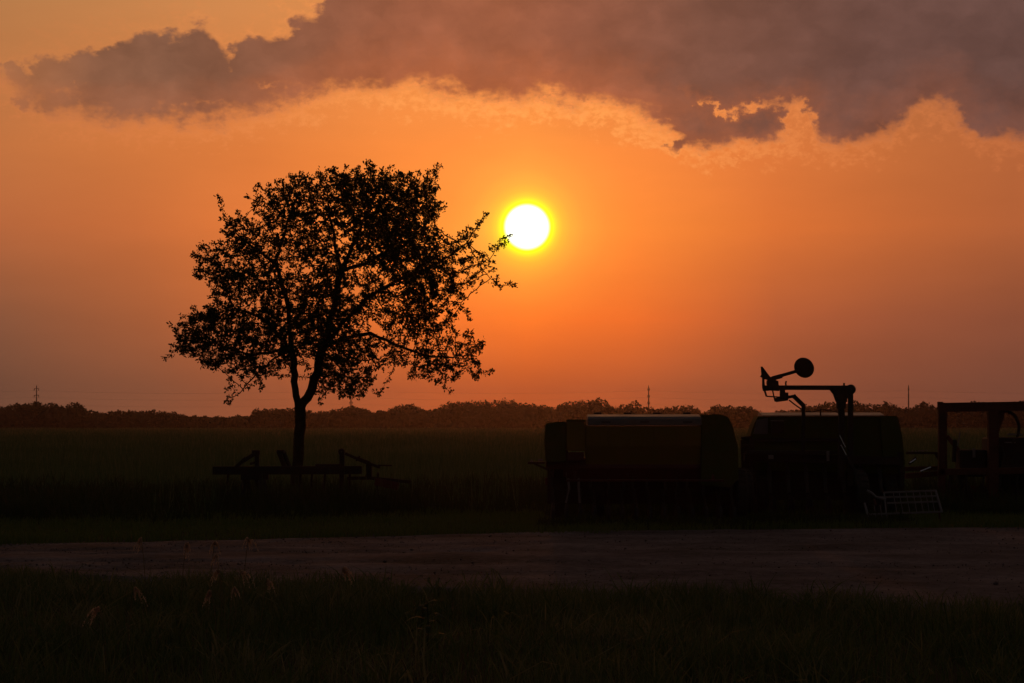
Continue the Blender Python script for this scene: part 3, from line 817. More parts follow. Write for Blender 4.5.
    for it in range(160):
        act = alive & (best < INF+0.012*it)
        if not act.any(): break
        idx = np.where(act)[0]
        dirs = {}
        for k in idx:
            v = att[k]-pos[bi[k]]
            v = v/(np.linalg.norm(v)+1e-9)
            b = int(bi[k])
            if b in dirs: dirs[b] += v
            else: dirs[b] = v.copy()
        new = []
        for b, v in dirs.items():
            nv = np.linalg.norm(v)
            if nv < 0.05: v = rng.normal(size=3); nv = np.linalg.norm(v)
            v = v/nv+rng.normal(size=3)*0.16+np.array([0, 0, 0.04])
            v /= np.linalg.norm(v)
            p = pos[b]+v*STEP
            pos.append(p); par.append(b); new.append(len(pos)-1)
        for i in new:
            d = np.linalg.norm(att-pos[i], axis=1)
            m = d < best; best[m] = d[m]; bi[m] = i
            alive &= d > KILL
        if len(pos) > 20000: break
    # free shoots that break the outline
    hasch = np.zeros(len(pos), bool); hasch[[q for q in par if q >= 0]] = True
    cen = tp(335, 290)
    for i in range(nfix, len(pos)):
        if hasch[i]: continue
        v = pos[i]-cen; rad_ = math.sqrt((v[0]/3.3)**2+(v[1]/2.4)**2+(v[2]/2.5)**2)
        if rad_ < 0.75 or rng.uniform() > 0.4: continue
        d = v/np.linalg.norm(v)*0.8+np.array([0, 0, 0.4])+rng.normal(size=3)*0.35
        b = i
        for k in range(rng.integers(1, 4)):
            d = d/np.linalg.norm(d)+rng.normal(size=3)*0.15
            pos.append(pos[b]+d/np.linalg.norm(d)*0.07); par.append(b); b = len(pos)-1
    n = len(pos); pos = np.array(pos); par_a = np.array(par)
    nch = np.zeros(n, int)
    for i in range(n):
        if par_a[i] >= 0: nch[par_a[i]] += 1
    acc = np.zeros(n); rad = np.zeros(n)
    for i in range(n-1, -1, -1):
        r = 0.0034 if acc[i] == 0 else acc[i]**(1/2.35)
        if i in fixed: r = max(min(r, fixed[i]*1.1), fixed[i]*0.85)
        rad[i] = min(r, 0.2)
        if par_a[i] >= 0: acc[par_a[i]] += rad[i]**2.35
    # wood
    V = []; Fc = []; base = 0
    for i in range(n):
        p = par_a[i]
        if p < 0: continue
        a, b = Vector(pos[p]), Vector(pos[i])
        d = b-a
        if d.length < 1e-6: continue
        seg = 9 if rad[i] > 0.05 else (6 if rad[i] > 0.015 else 4)
        dn = d.normalized()
        up = Vector((0, 1, 0)) if abs(dn.y) < 0.9 else Vector((1, 0, 0))
        s1 = dn.cross(up).normalized(); s2 = dn.cross(s1)
        ra = min(rad[p], rad[i]*1.35); rb = rad[i]
        ext = dn*rb*0.25
        if pos[p][2] < 0.5 and p in fixed:
            ra *= 1+0.5*max(0, 0.35-pos[p][2]); rb *= 1+0.5*max(0, 0.35-pos[i][2])
        for k in range(seg):
            t = 2*math.pi*k/seg
            o = s1*math.cos(t)+s2*math.sin(t)
            lump = 1+0.10*mnoise.noise(a*5+o)
            V.append(a-ext+o*ra*lump); V.append(b+ext+o*rb*lump)
        for k in range(seg):
            k2 = (k+1) % seg
            Fc.extend((base+2*k, base+2*k2, base+2*k2+1, base+2*k+1))
        base += 2*seg
    raw_mesh('trunk', np.array([tuple(v) for v in V]), Fc, np.full(len(Fc)//4, 4), M['bark'], root, smooth=True)
    # leaves: rosettes at the twig ends, a few along the thin twigs
    pts = []; dirs = []
    for i in range(n):
        if rad[i] > 0.011 or par_a[i] < 0: continue
        d = pos[i]-pos[par_a[i]]; d = d/(np.linalg.norm(d)+1e-9)
        k = rng.integers(11, 21) if nch[i] == 0 else (rng.integers(4, 12) if rad[i] < 0.0065 else rng.integers(0, 6))
        for _ in range(k):
            v = d*rng.uniform(0.1, 0.9)+rng.normal(size=3)*0.65
            v /= np.linalg.norm(v)
            pts.append(pos[i]+rng.normal(size=3)*0.022); dirs.append(v)
    pts = np.array(pts); dirs = np.array(dirs); m = len(pts)
    Ls = rng.uniform(0.036, 0.078, m)[:, None]; Ws = Ls*rng.uniform(0.38, 0.55, m)[:, None]
    t = rng.normal(size=(m, 3)); sd_ = np.cross(dirs, t); sd_ /= np.linalg.norm(sd_, axis=1)[:, None]
    nn = np.cross(dirs, sd_)
    P = np.empty((m, 6, 3))
    P[:, 0] = pts
    P[:, 1] = pts+dirs*Ls*0.4+sd_*Ws*0.5+nn*Ws*0.18
    P[:, 2] = pts+dirs*Ls*0.75+sd_*Ws*0.4+nn*Ws*0.1
    P[:, 3] = pts+dirs*Ls-nn*Ws*0.25
    P[:, 4] = pts+dirs*Ls*0.75-sd_*Ws*0.4+nn*Ws*0.1
    P[:, 5] = pts+dirs*Ls*0.4-sd_*Ws*0.5+nn*Ws*0.18
    fq = np.array([(0, 1, 2, 3), (0, 3, 4, 5)])
    fl = (fq[None]+(np.arange(m)*6)[:, None, None]).ravel()
    raw_mesh('crown', P.reshape(-1, 3), fl, np.full(2*m, 4), M['leaf'], root)
    print('tree nodes', n, 'leaves', m)
build_tree()

# ------------------------------------------------------------------ parked implements
class Frame:
    """pixel-sized sketch measurements of one machine turned into metres round its own base point"""
    def __init__(s, px0, py0):
        s.px0, s.py0 = px0, py0
        s.d = F*CAMZ/(py0-HOR); s.s = F/s.d
        s.loc = (gx(px0, s.d), s.d, 0)
    def x(s, px): return (px-s.px0)/s.s
    def z(s, py): return (s.py0-py)/s.s
    def p(s, px, py, y=0.0):
        k = (s.d+y)/s.d                     # same line of sight, y metres farther back
        return Vector((((px-CX)/F*(s.d+y))-s.loc[0], y, CAMZ+(HOR-py)/F*(s.d+y)))

# ---- the long seed drill
f = Frame(642, 524)
drill = thing('seed_drill', f.loc, 'long green seed drill with a pale lid, parked at the gravel edge below the sun', 'seed drill')
X = f.x
zt = f.z(414.5)
h = MB().prism_x([(0.16, 0.86), (0.02, 1.25), (0.0, f.z(426)), (0.76, f.z(426)), (0.74, 1.25), (0.55, 0.86)], X(586), X(701), 0.008)
hop = h.build('hopper', M['olive'], drill)
m = MB()
for k in range(1, 5):
    xx = X(586)+(X(701)-X(586))*k/5
    m.box((xx, -0.003, (1.27+f.z(428))/2), (0.03, 0.02, f.z(428)-1.27), bev=0.004)
pieces(m, 'stiffener_rib', M['olive'], hop)
lid = MB().prism_x([(-0.03, f.z(425.5)), (-0.022, f.z(419.2)), (0.05, f.z(416.6)), (0.46, f.z(414.2)), (0.66, f.z(414.2)), (0.78, f.z(418)), (0.78, f.z(425.5))], X(588), X(701.5), 0.01)
lid = lid.build('lid', M['pale'], drill)
m = MB()
for k in (0.16, 0.5, 0.88):
    xx = X(588)+(X(701)-X(588))*k
    m.tube([(xx-0.07, -0.03, f.z(422)), (xx-0.07, -0.07, f.z(422)), (xx+0.07, -0.07, f.z(422)), (xx+0.07, -0.03, f.z(422))], 0.008, 6)
pieces(m, 'lid_handle', M['steel'], lid)
m = MB()
for k in (0.1, 0.37, 0.63, 0.9):
    xx = X(588)+(X(701)-X(588))*k
    m.tube([(xx-0.06, 0.70, zt+0.02), (xx+0.06, 0.70, zt+0.02)], 0.018, 8)
pieces(m, 'lid_hinge', M['steel'], lid)
e = MB().prism_y([(X(701.5), 0.62), (X(701.5), f.z(414.8)), (X(722), f.z(414.2)), (X(729), f.z(418)), (X(733), f.z(426)), (X(738), f.z(447)), (X(739), 0.72), (X(730), 0.58)], 0.03, 0.72, 0.012)
e.build('end_panel', M['green'], drill)
e = MB().prism_y([(X(546), f.z(462)), (X(544.5), f.z(440)), (X(546), f.z(423.5)), (X(556), f.z(421.8)), (X(566), f.z(421.5)), (X(566), f.z(462))], 0.05, 0.74, 0.012)
e.build('end_panel', M['green'], drill)
b = MB().box(((X(566.4)+X(585.6))/2, 0.36, (f.z(421)+1.17)/2), (X(585.6)-X(566.4), 0.66, f.z(421)-1.17), bev=0.012).build('fertiliser_box', M['olive'], drill)
MB().box(((X(566.4)+X(585.6))/2, 0.36, f.z(420.5)), (X(586)-X(566), 0.70, 0.03), bev=0.008).build('box_lid', M['green'], b)
MB().box(((X(568)+X(584))/2, 0.012, 1.08), (X(584)-X(568), 0.02, 0.14), bev=0.004).build('gauge_plate', M['red'], drill)
MB().bar((X(560), 0.08, f.z(447)), (X(737), 0.08, f.z(447)), 0.05, 0.03).build('trim_rail', M['red'], drill)
MB().bar((X(546), 0.34, 0.93), (X(739), 0.34, 0.93), 0.12, 0.12).bar((X(546), 1.0, 0.66), (X(739), 1.0, 0.66), 0.12, 0.12) \
    .bar((X(552), 0.3, 0.93), (X(552), 1.0, 0.66), 0.08, 0.08).bar((X(733), 0.3, 0.93), (X(733), 1.0, 0.66), 0.08, 0.08) \
    .bar((X(566), 0.30, 0.75), (X(566), 0.30, 1.2), 0.08, 0.08).bar((X(720), 0.30, 0.75), (X(720), 0.30, 1.2), 0.08, 0.08).build('frame', M['red'], drill)
MB().box(((X(566)+X(722))/2, -0.22, 0.70), (X(722)-X(566), 0.24, 0.03), bev=0.004) \
    .bar((X(575), -0.12, 0.70), (X(575), 0.30, 0.90), 0.04).bar((X(713), -0.12, 0.70), (X(713), 0.30, 0.90), 0.04).build('running_board', M['red'], drill)
nrow = 14
for k in range(nrow):
    xx = X(552)+(X(732)-X(552))*k/(nrow-1)
    s_ = 0.04*math.sin(k*1.7)
    MB().tube([(xx, 0.34, 0.90), (xx+s_, 0.22, 0.74), (xx+s_*1.4, 0.05, 0.56), (xx, 0.0, 0.34)], 0.019, 8).build('seed_tube', M['galv'] if k in (1, 2) else M['rubber'], drill)
for k in range(nrow):
    xx = X(552)+(X(732)-X(552))*k/(nrow-1)
    o = MB().bar((xx+0.03, 0.95, 0.62), (xx+0.03, 0.02, 0.26), 0.03, 0.05).bar((xx+0.03, 0.06, 0.28), (xx+0.03, -0.30, 0.2), 0.02, 0.04).build('opener_arm', M['steel'], drill)
    MB().disc(0.17, (xx, 0.02, 0.16), (1, 0.12, 0), 0.01).build('opener_disc', M['disc'], o)
    MB().lathe([(0.03, -0.02), (0.14, -0.025), (0.15, 0), (0.14, 0.025), (0.03, 0.02)], (xx+0.01, -0.30, 0.14), (1, 0, 0), 20).build('press_wheel', M['rubber'], o)
MB().prism_x([(0.20, 0.70), (0.12, 0.90), (0.14, 1.06), (0.60, 1.06), (0.62, 0.70)], X(567), X(722), 0.01).build('meter_box', M['red'], drill)  # red here is lens flare over the dark underside, put into the colour
MB().prism_x([(0.70, 0.30), (0.72, 0.95), (0.75, 0.95), (0.73, 0.30)], X(548), X(738), 0.003).build('rear_shield', M['steel'], drill)
for px in (560, 600, 684, 728):
    wheel(drill, (X(px), 1.05, 0.40), 0.40, 0.2)
wheel(drill, (X(743.5), 0.55, 0.44), 0.44, 0.2)
# step at the left end, with its brackets and a grab bar
st = MB().box((X(536.5), 0.25, f.z(463)), (X(545)-X(528), 0.34, 0.035), bev=0.005).bar((X(533), 0.2, f.z(463)), (X(548), 0.3, f.z(470)), 0.03).build('step', M['steel'], drill)
pieces(MB().tube([(X(530.5), 0.1, f.z(462)), (X(531.5), 0.1, f.z(459.5)), (X(532.5), 0.1, f.z(462))], 0.012, 6).tube([(X(538), 0.12, f.z(460.5)), (X(543), 0.12, f.z(460))], 0.018, 6), 'step_bracket', M['galv'], st)
MB().bar((X(620), 1.0, 0.62), (X(640), 3.0, 0.45), 0.1).bar((X(662), 1.0, 0.62), (X(642), 3.0, 0.45), 0.1).bar((X(641), 2.9, 0.45), (X(641), 3.3, 0.45), 0.08).bar((X(641), 2.9, 0.45), (X(641), 2.9, -0.02), 0.06).build('drawbar', M['red'], drill)

# ---- the second drill, with the folded marker arm
f = Frame(828, 519)
d2 = thing('planter', f.loc, 'dark planter with a sloped hopper and a marker arm folded high over it', 'planter')
X = f.x; Pp = f.p
def plate(name, pts, y0, y1, mat, parent, bev=0.006):
    a = [Pp(px, py, y0) for px, py in pts]; b = [Pp(px, py, y0) for px, py in pts]
    mb = MB()
    va = [mb.bm.verts.new(v) for v in a]; vb = [mb.bm.verts.new(Vector((v.x, y1, v.z))) for v in b]
    mb._prism(va, vb, bev)
    return mb.build(name, mat, parent)
hop = plate('hopper', [(747, 470), (749, 440), (754, 424), (758, 416.5), (898, 416.5), (902, 434), (905, 462), (904, 474)], 0.5, 1.2, M['green'], d2, 0.012)
MB().prism_x([(0.44, f.z(415.9)), (0.45, f.z(415.2)), (0.95, f.z(412.2)), (1.2, f.z(412.4)), (1.22, f.z(415.9))], X(765), X(889), 0.004).build('lid', M['pale'], hop)
plate('end_panel', [(880, 415.8), (897, 415.8), (901, 434), (904, 464), (884, 470)], 0.42, 0.497, M['green'], hop, 0.006)
plate('window_panel', [(753.5, 434), (757, 420), (768, 418), (768, 434)], 0.46, 0.497, M['pale'], hop, 0.004)
bx = plate('hydraulic_tank', [(772, 433), (772, 421.5), (784, 421.5), (784, 433)], 0.2, 0.42, M['steel'], d2, 0.012)
plate('tank_lid', [(771.5, 421.2), (772.5, 420.2), (783.5, 420.2), (784.5, 421.2)], 0.17, 0.44, M['galv'], bx, 0.003)
plate('underbody', [(748, 470), (750, 452), (902, 455), (905, 472), (903, 500), (752, 500)], 0.72, 0.80, M['steel'], d2, 0.004)
MB().bar(Pp(746, 452.5, 0.15), Pp(838, 452.5, 0.15), 0.09, 0.06).bar(Pp(744, 457, 0.30), Pp(900, 461, 0.3), 0.14, 0.14).bar(Pp(750, 440, 0.42), Pp(838, 440, 0.42), 0.06, 0.06) \
    .bar(Pp(752, 440, 0.42), Pp(752, 480, 0.42), 0.08).bar(Pp(900, 452, 0.4), Pp(902, 488, 0.4), 0.08).build('frame', M['steel'], d2)
pieces(MB().bar(Pp(750, 451, 0.15), Pp(830, 451, 0.15), 0.07, 0.012).box(Pp(828, 456, 0.09), (0.05, 0.02, 0.17)).box(Pp(771, 457, 0.11), (0.09, 0.02, 0.07)), 'edge_rail', M['galv'], d2)
plate('end_plate', [(740.5, 440), (752, 437), (752, 478), (742, 478)], 0.44, 0.47, M['steel'], d2, 0.004)
pieces(MB().bar(Pp(741, 438, 0.35), Pp(752, 437, 0.4), 0.04).bar(Pp(741, 446, 0.35), Pp(752, 445, 0.4), 0.04), 'end_bracket', M['steel'], d2)
# marker: twin post, long arm, folded end with its disc blade
post = MB().bar(Pp(850.5, 486, 0), Pp(850.5, 391.5, 0), 0.085, 0.085).bar(Pp(841, 478, 0.02), Pp(841.5, 412, 0.02), 0.12, 0.1)
post.bar(Pp(841.5, 414, 0.02), Pp(838.5, 396, 0.02), 0.13, 0.1)
post.box(Pp(841, 405, 0.0), (0.15, 0.13, 0.12)).box(Pp(844, 400, 0.02), (0.1, 0.10, 0.07))
post = post.build('marker_post', M['steel'], d2)
plate('gusset', [(829, 389), (852, 389), (846, 402), (836, 402), (833, 394)], 0.0, 0.05, M['steel'], post, 0.004)
MB().lathe([(0.01, -0.07), (0.075, -0.07), (0.085, -0.05), (0.085, 0.05), (0.075, 0.07), (0.01, 0.07)], Pp(850.5, 389.5, 0.02), (0, 1, 0), 18).tube([Pp(844, 387, 0.02), Pp(844, 383, 0.02)], 0.016, 8).build('pivot_pin', M['steel'], post)
arm = MB().bar(Pp(765, 387.6, 0.02), Pp(852, 387.8, 0.02), 0.075, 0.078).tube([Pp(786.2, 388, -0.02), Pp(785.7, 383, -0.02), Pp(786.3, 381, -0.02)], 0.014, 8).build('marker_arm', M['steel'], d2)
fold = plate('fold_bracket', [(761.0, 366.6), (762.6, 366.6), (771.5, 378.5), (768.5, 380), (764.5, 379.2), (763.5, 378), (760.6, 377), (760.8, 375.5), (761.6, 375)], -0.02, 0.05, M['steel'], arm, 0.003)
plate('fold_plate', [(766.8, 380.5), (771, 378.5), (778.5, 381), (778.8, 386), (779.5, 391), (768.5, 390.5), (768.8, 386.5), (766.6, 384.5)], -0.02, 0.05, M['steel'], fold, 0.003)
plate('fold_strap', [(762.4, 377.5), (764.3, 377.5), (765.4, 391), (763.2, 391), (762.4, 387)], -0.02, 0.05, M['steel'], fold, 0.003)
plate('fold_strap', [(764.4, 386.2), (769, 386.2), (769, 390.8), (764.6, 390.8)], -0.015, 0.045, M['steel'], fold, 0.003)
m = MB().bar(Pp(764.2, 389, 0), Pp(766.5, 396.5, 0), 0.03).bar(Pp(766.5, 396.3, 0), Pp(781, 397.2, 0), 0.022).bar(Pp(772.5, 390, 0), Pp(774.8, 400.5, 0), 0.022).bar(Pp(774.5, 400.6, 0), Pp(782, 400.2, 0), 0.035)
m.box(Pp(782.5, 394, 0.02), (0.09, 0.06, 0.14)).box(Pp(786.5, 396, 0.02), (0.06, 0.06, 0.12))
m.build('latch_links', M['steel'], arm)
ex = MB().bar(Pp(771, 378.5, -0.03), Pp(799, 370.5, -0.03), 0.05, 0.055).bar(Pp(772, 378.6, -0.04), Pp(782, 375.8, -0.04), 0.07, 0.075).build('disc_arm', M['steel'], d2)
ctr = Pp(804, 367.8, -0.08)
MB().disc(0.178, ctr, (0.55, 1, 0.38), 0.035, 0.008, 36).build('disc_blade', M['disc'], ex)
MB().lathe([(0.01, -0.05), (0.045, -0.05), (0.05, 0.03), (0.01, 0.04)], ctr+Vector((0.01, 0.03, 0)), (0.55, 1, 0.38), 16).build('hub', M['steel'], ex)
lk = MB().bar(Pp(775, 399.5, 0.05), Pp(796, 395.8, 0.05), 0.05, 0.05).bar(Pp(793, 395.5, 0.05), Pp(803.5, 405.5, 0.05), 0.07, 0.07).bar(Pp(803.3, 404, 0.05), Pp(803.5, 416, 0.05), 0.06, 0.06).bar(Pp(803.5, 414, 0.05), Pp(803, 455, 0.1), 0.055, 0.055).bar(Pp(776, 401.3, 0.05), Pp(788, 399.6, 0.05), 0.03, 0.03)
lk = lk.build('rest_stand', M['steel'], d2)
MB().tube([Pp(789, 400, 0.06), Pp(794, 404, 0.06), Pp(801, 409, 0.06)], 0.013, 6).build('lock_rod', M['steel'], lk)
pieces(MB().tube([Pp(804, 411, 0.1), Pp(812, 412, 0.1), Pp(821, 409.5, 0.1), Pp(832, 411, 0.1), Pp(840, 413, 0.08)], 0.01, 6).tube([Pp(820.5, 410, 0.1), Pp(820.5, 415.5, 0.2)], 0.012, 6), 'hydraulic_hose', M['rubber'], d2)
cy = MB().tube([Pp(846, 456, -0.05), Pp(856, 474, -0.05)], 0.034, 10).build('hydraulic_cylinder', M['steel'], d2)
pieces(MB().tube([Pp(839.2, 435, -0.06), Pp(845.3, 447.2, -0.06)], 0.012, 10).tube([Pp(840.8, 444.8, -0.10), Pp(846.3, 455.2, -0.10)], 0.010, 10), 'cylinder_rod', M['chrome'], cy)
for px, y in ((745, 0.35), (762, 0.75), (858, 0.05), (893, 0.85)):
    wheel(d2, (X(px), y, 0.42), 0.42, 0.22, (1, 0.15, 0))
for k in range(8):
    px = 752+k*18.5
    o = MB().bar((X(px), 0.35, 0.85), (X(px), -0.05, 0.42), 0.05, 0.06).bar((X(px), 0.0, 0.45), (X(px), -0.1, 0.16), 0.03, 0.05).build('row_unit', M['steel'], d2)
    MB().disc(0.2, (X(px)+0.03, -0.05, 0.19), (1, 0.2, 0), 0.02).build('opener_disc', M['disc'], o)
    MB().tube([(X(px), 0.6, 1.0), (X(px)+0.03, 0.3, 0.8), (X(px), 0.0, 0.5)], 0.022, 8).build('seed_tube', M['rubber'], o)
MB().bar((X(828), 0.9, 0.6), (X(838), 3.0, 0.45), 0.12).bar((X(838), 2.8, 0.45), (X(838), 2.8, -0.02), 0.06).build('drawbar', M['steel'], d2)

# ---- the pale steel rack leaning in front of the planter
f = Frame(905, 524.5)
rk = thing('steel_rack', f.loc, 'pale steel bar rack leaning on the grass in front of the planter', 'rack')
def lean(px, py):                           # a plane leaning away from the road
    y = (524.5-py)*0.012
    return f.p(px, py, y)
pieces(MB().bar(lean(884, 492.6), lean(936.5, 490.6), 0.03).bar(lean(879, 497.4), lean(938, 496.2), 0.03).bar(lean(887, 503.2), lean(939, 501.6), 0.03) \
    .bar(lean(868, 514.4), lean(942, 511.8), 0.03).bar(lean(870, 524.2), lean(917, 523.2), 0.03), 'rail', M['galv'], rk)
pieces(MB().bar(lean(935.5, 490.4), lean(942, 512.4), 0.032).bar(lean(864.5, 503), lean(870.5, 525), 0.032).bar(lean(884, 492.5), lean(887.5, 524), 0.022), 'side_bar', M['galv'], rk)
m = MB()
for px in (893, 899, 906, 913, 919.5, 925.5, 931):
    m.bar(lean(px, 491.8), lean(px+4.0, 513), 0.012)
for px in (876, 882):
    m.bar(lean(px-2, 505), lean(px+1, 523), 0.012)
pieces(m, 'slat_rod', M['galv'], rk)
pieces(MB().bar(lean(876, 505), f.p(874, 499, 0.35), 0.03).bar(lean(938, 500), f.p(940, 521.5, 0.55), 0.03), 'prop_leg', M['rust'], rk)
MB().tube([lean(867, 490.5), lean(872, 493), lean(876, 497), lean(886, 499.5)], 0.02, 8).build('chain_hook', M['galv'], rk)

# ---- the rusty red frame at the right
f = Frame(985, 511)
rf = thing('implement_frame', f.loc, 'tall rusty red steel implement frame with square openings, beside the planter', 'farm implement')
Pp = f.p
MB().bar(Pp(938, 407.5, 0), Pp(1062, 405.5, 0), 0.14, 0.17).bar(Pp(938, 406.8, 1.3), Pp(1062, 405, 1.3), 0.12, 0.14).bar(Pp(940, 405, 0), Pp(943, 407, 1.3), 0.1, 0.12).bar(Pp(994, 407, 0), Pp(994, 407, 1.3), 0.1).build('top_beam', M['rust'], rf)
for px, w_ in ((941.5, 0.12), (993, 0.18), (1056, 0.12)):
    MB().bar(Pp(px, 411, 0), Pp(px, 497, 0), w_, w_).build('post', M['rust'], rf)
for px in (944, 1050):
    MB().bar(Pp(px, 411, 1.3), Pp(px, 490, 1.3), 0.1).build('post', M['rust'], rf)
def plate2(name, pts, y0, y1, mat, parent):
    mb = MB(); v = [Pp(px, py, y0) for px, py in pts]
    mb._prism([mb.bm.verts.new(q) for q in v], [mb.bm.verts.new(Vector((q.x, y1, q.z))) for q in v], 0.004)
    return mb.build(name, mat, parent)
plate2('gusset', [(998, 411), (1005.5, 411), (1003.5, 419), (998.5, 434)], -0.02, 0.02, M['rust'], rf)
MB().bar(Pp(938, 472, 0), Pp(1062, 470, 0), 0.12).bar(Pp(938, 489, 0.6), Pp(1062, 489, 0.6), 0.12).bar(Pp(905, 476, 0.1), Pp(944, 473, 0.2), 0.10).bar(Pp(903, 469, 0.3), Pp(944, 468, 0.3), 0.08).build('lower_frame', M['rust'], rf)
hose = []
for k in range(15):
    a = R(-60+k*150/14)
    hose.append(Pp(1005+14*math.cos(a), 428-17*math.sin(a), 0.1))
MB().tube(hose, 0.03, 8).build('hose', M['rubber'], rf)
m = MB().box(Pp(1012, 452, 0.5), (1.0, 0.7, 0.55), bev=0.03).box(Pp(971, 463, 0.5), (0.5, 0.5, 0.5), bev=0.03).tube([Pp(955, 440, 0.5), Pp(954, 462, 0.5)], 0.04, 8)
gb = m.build('gearbox', M['steel'], rf)
pieces(MB().box(Pp(974, 453, 0.2), (0.05, 0.03, 0.17)).box(Pp(1015, 434.5, 0.1), (0.28, 0.04, 0.03)).box(Pp(1010, 442.5, 0.1), (0.2, 0.04, 0.02)), 'cover_plate', M['galv'], gb)
sp = MB()
for k in range(5):
    sp.tube([Pp(908+k*3.4, 452.5, 0.15), Pp(908.8+k*3.4, 450.3, 0.15), Pp(910+k*3.4, 452.5, 0.15)], 0.012, 6)
sp.bar(Pp(918, 450.6, 0.15), Pp(928, 450.3, 0.15), 0.02, 0.012)
pieces(sp, 'spring', M['galv'], rf)
MB().bar(Pp(906, 453, 0.15), Pp(937, 453, 0.15), 0.06, 0.04).bar(Pp(909, 464, 0.1), Pp(916, 457.5, 0.1), 0.05).bar(Pp(936, 453, 0.15), Pp(940, 460, 0.1), 0.06).build('hitch_bar', M['steel'], rf)
pieces(MB().tube([Pp(920.5, 471.5, 0.0), Pp(931, 467.2, 0.0)], 0.016, 8).tube([Pp(910, 463, 0.0), Pp(916, 459, 0.0)], 0.016, 8), 'lift_rod', M['chrome'], rf)
wheel(rf, Vector((f.x(966), 0.75, 0.38)), 0.38, 0.2, (1, 0.1, 0))
wheel(rf, Vector((f.x(1040), 0.75, 0.38)), 0.38, 0.2, (1, 0.1, 0))
MB().lathe([(0.05, -0.55), (0.33, -0.55), (0.35, -0.5), (0.35, 0.5), (0.33, 0.55), (0.05, 0.55)], Pp(1018, 474, 0.45), (1, 0, 0.03), 24).build('drum', M['steel'], rf)
MB().bar(Pp(947, 436, 0.6), Pp(976, 472, 0.4), 0.07).bar(Pp(976, 472, 0.4), Pp(990, 446, 0.4), 0.06).build('brace', M['rust'], rf)
MB().tube([Pp(1000, 441, 0.2), Pp(1004, 455, 0.1), Pp(1000, 468, 0.1), Pp(1006, 486, 0.1)], 0.02, 8).build('hose', M['rubber'], rf)
MB().tube([Pp(960, 432, 0.4), Pp(958.5, 441, 0.4), Pp(957.5, 446, 0.4)], 0.012, 6).build('lever', M['galv'], rf)
for k in range(7):
    MB().disc(0.24, Pp(952+k*15, 497, 0.1), (1, 0.3, 0), 0.03).build('disc_blade', M['disc'], rf)
for k in range(6):
    px = 950+k*17
    MB().bar(Pp(px, 472, 0.05), Pp(px-1, 486, -0.1), 0.03, 0.05).bar(Pp(px-1, 485, -0.1), Pp(px+2, 505, 0.05), 0.03, 0.05).build('tine', M['steel'], rf)

# ---- the toolbar implement under the tree
f = Frame(297, 511)
tb = thing('toolbar_cultivator', f.loc, 'low dark toolbar cultivator lying in the weeds before the trunk of the big tree', 'cultivator')
Pp = f.p
MB().bar(Pp(213, 470.5, 0), Pp(362, 470, 0), 0.15, 0.15).build('toolbar', M['steel'], tb)
ms = MB().bar(Pp(257, 495, 0), Pp(257, 452, 0), 0.08, 0.08).box(Pp(256, 452.5, 0), (0.14, 0.09, 0.08)).build('mast', M['steel'], tb)
MB().bar(Pp(256, 453, 0), Pp(243, 461, -0.05), 0.07, 0.07).bar(Pp(246, 458, -0.05), Pp(235, 468, -0.05), 0.09, 0.06).bar(Pp(250, 464, 0), Pp(257, 462, 0), 0.04).build('brace', M['steel'], ms)
ms = MB().bar(Pp(342, 492, 0), Pp(342, 453, 0), 0.09, 0.09).lathe([(0.01, -0.05), (0.06, -0.05), (0.062, 0.05), (0.01, 0.05)], Pp(341.6, 451.8, 0), (0, 1, 0), 16).build('mast', M['steel'], tb)
MB().bar(Pp(345, 453.5, 0), Pp(358, 459, 0), 0.04, 0.05).bar(Pp(357, 458.5, 0), Pp(370, 463.5, 0), 0.07, 0.07).bar(Pp(368, 463, 0), Pp(380, 467.5, 0), 0.05, 0.05).bar(Pp(378, 465.3, 0), Pp(392, 465.6, 0), 0.025, 0.025).bar(Pp(356, 461, 0), Pp(360, 456, 0), 0.03).build('marker_arm', M['steel'], ms)
pieces(MB().bar(Pp(278.5, 451, 0.1), Pp(285, 468, 0.1), 0.08, 0.08).bar(Pp(283, 451, 0.3), Pp(290, 468, 0.2), 0.06, 0.06).box(Pp(281, 451.5, 0.2), (0.13, 0.3, 0.06)), 'hitch_tower', M['steel'], tb)
lw = MB().bar(Pp(347, 478.3, 0.1), Pp(370, 478, 0.1), 0.06, 0.06).bar(Pp(370, 478, 0.1), Pp(411, 482, 0.1), 0.07, 0.06).bar(Pp(369, 464, 0.05), Pp(369.5, 479, 0.1), 0.10, 0.08).bar(Pp(365, 479, 0.1), Pp(369, 472, 0.1), 0.05).build('side_beam', M['steel'], tb)
MB().box(Pp(387, 484, 0.1), (0.45, 0.12, 0.14), (0, 0.2, 0)).build('shield', M['red'], lw)
for px in (228, 300, 312, 325, 350, 378):
    o = MB().bar(Pp(px, 473, 0.05), Pp(px-1, 488, 0.18), 0.035, 0.06).bar(Pp(px-1, 487, 0.18), Pp(px+1, 502, -0.02), 0.03, 0.06).build('shank', M['steel'], tb)
    MB().box(Pp(px+1, 503, -0.05), (0.16, 0.03, 0.16), (R(-30), 0, 0)).build('sweep', M['disc'], o)
for px in (244, 262):
    wheel(tb, Vector((f.x(px), 0.0 if px == 262 else 0.25, 0.30)), 0.30, 0.15, (1, 0.2, 0))
pieces(MB().box(Pp(255, 477, 0.0), (0.5, 0.16, 0.1)).box(Pp(329, 466.5, 0.03), (0.5, 0.1, 0.09)), 'wheel_bracket', M['steel'], tb)

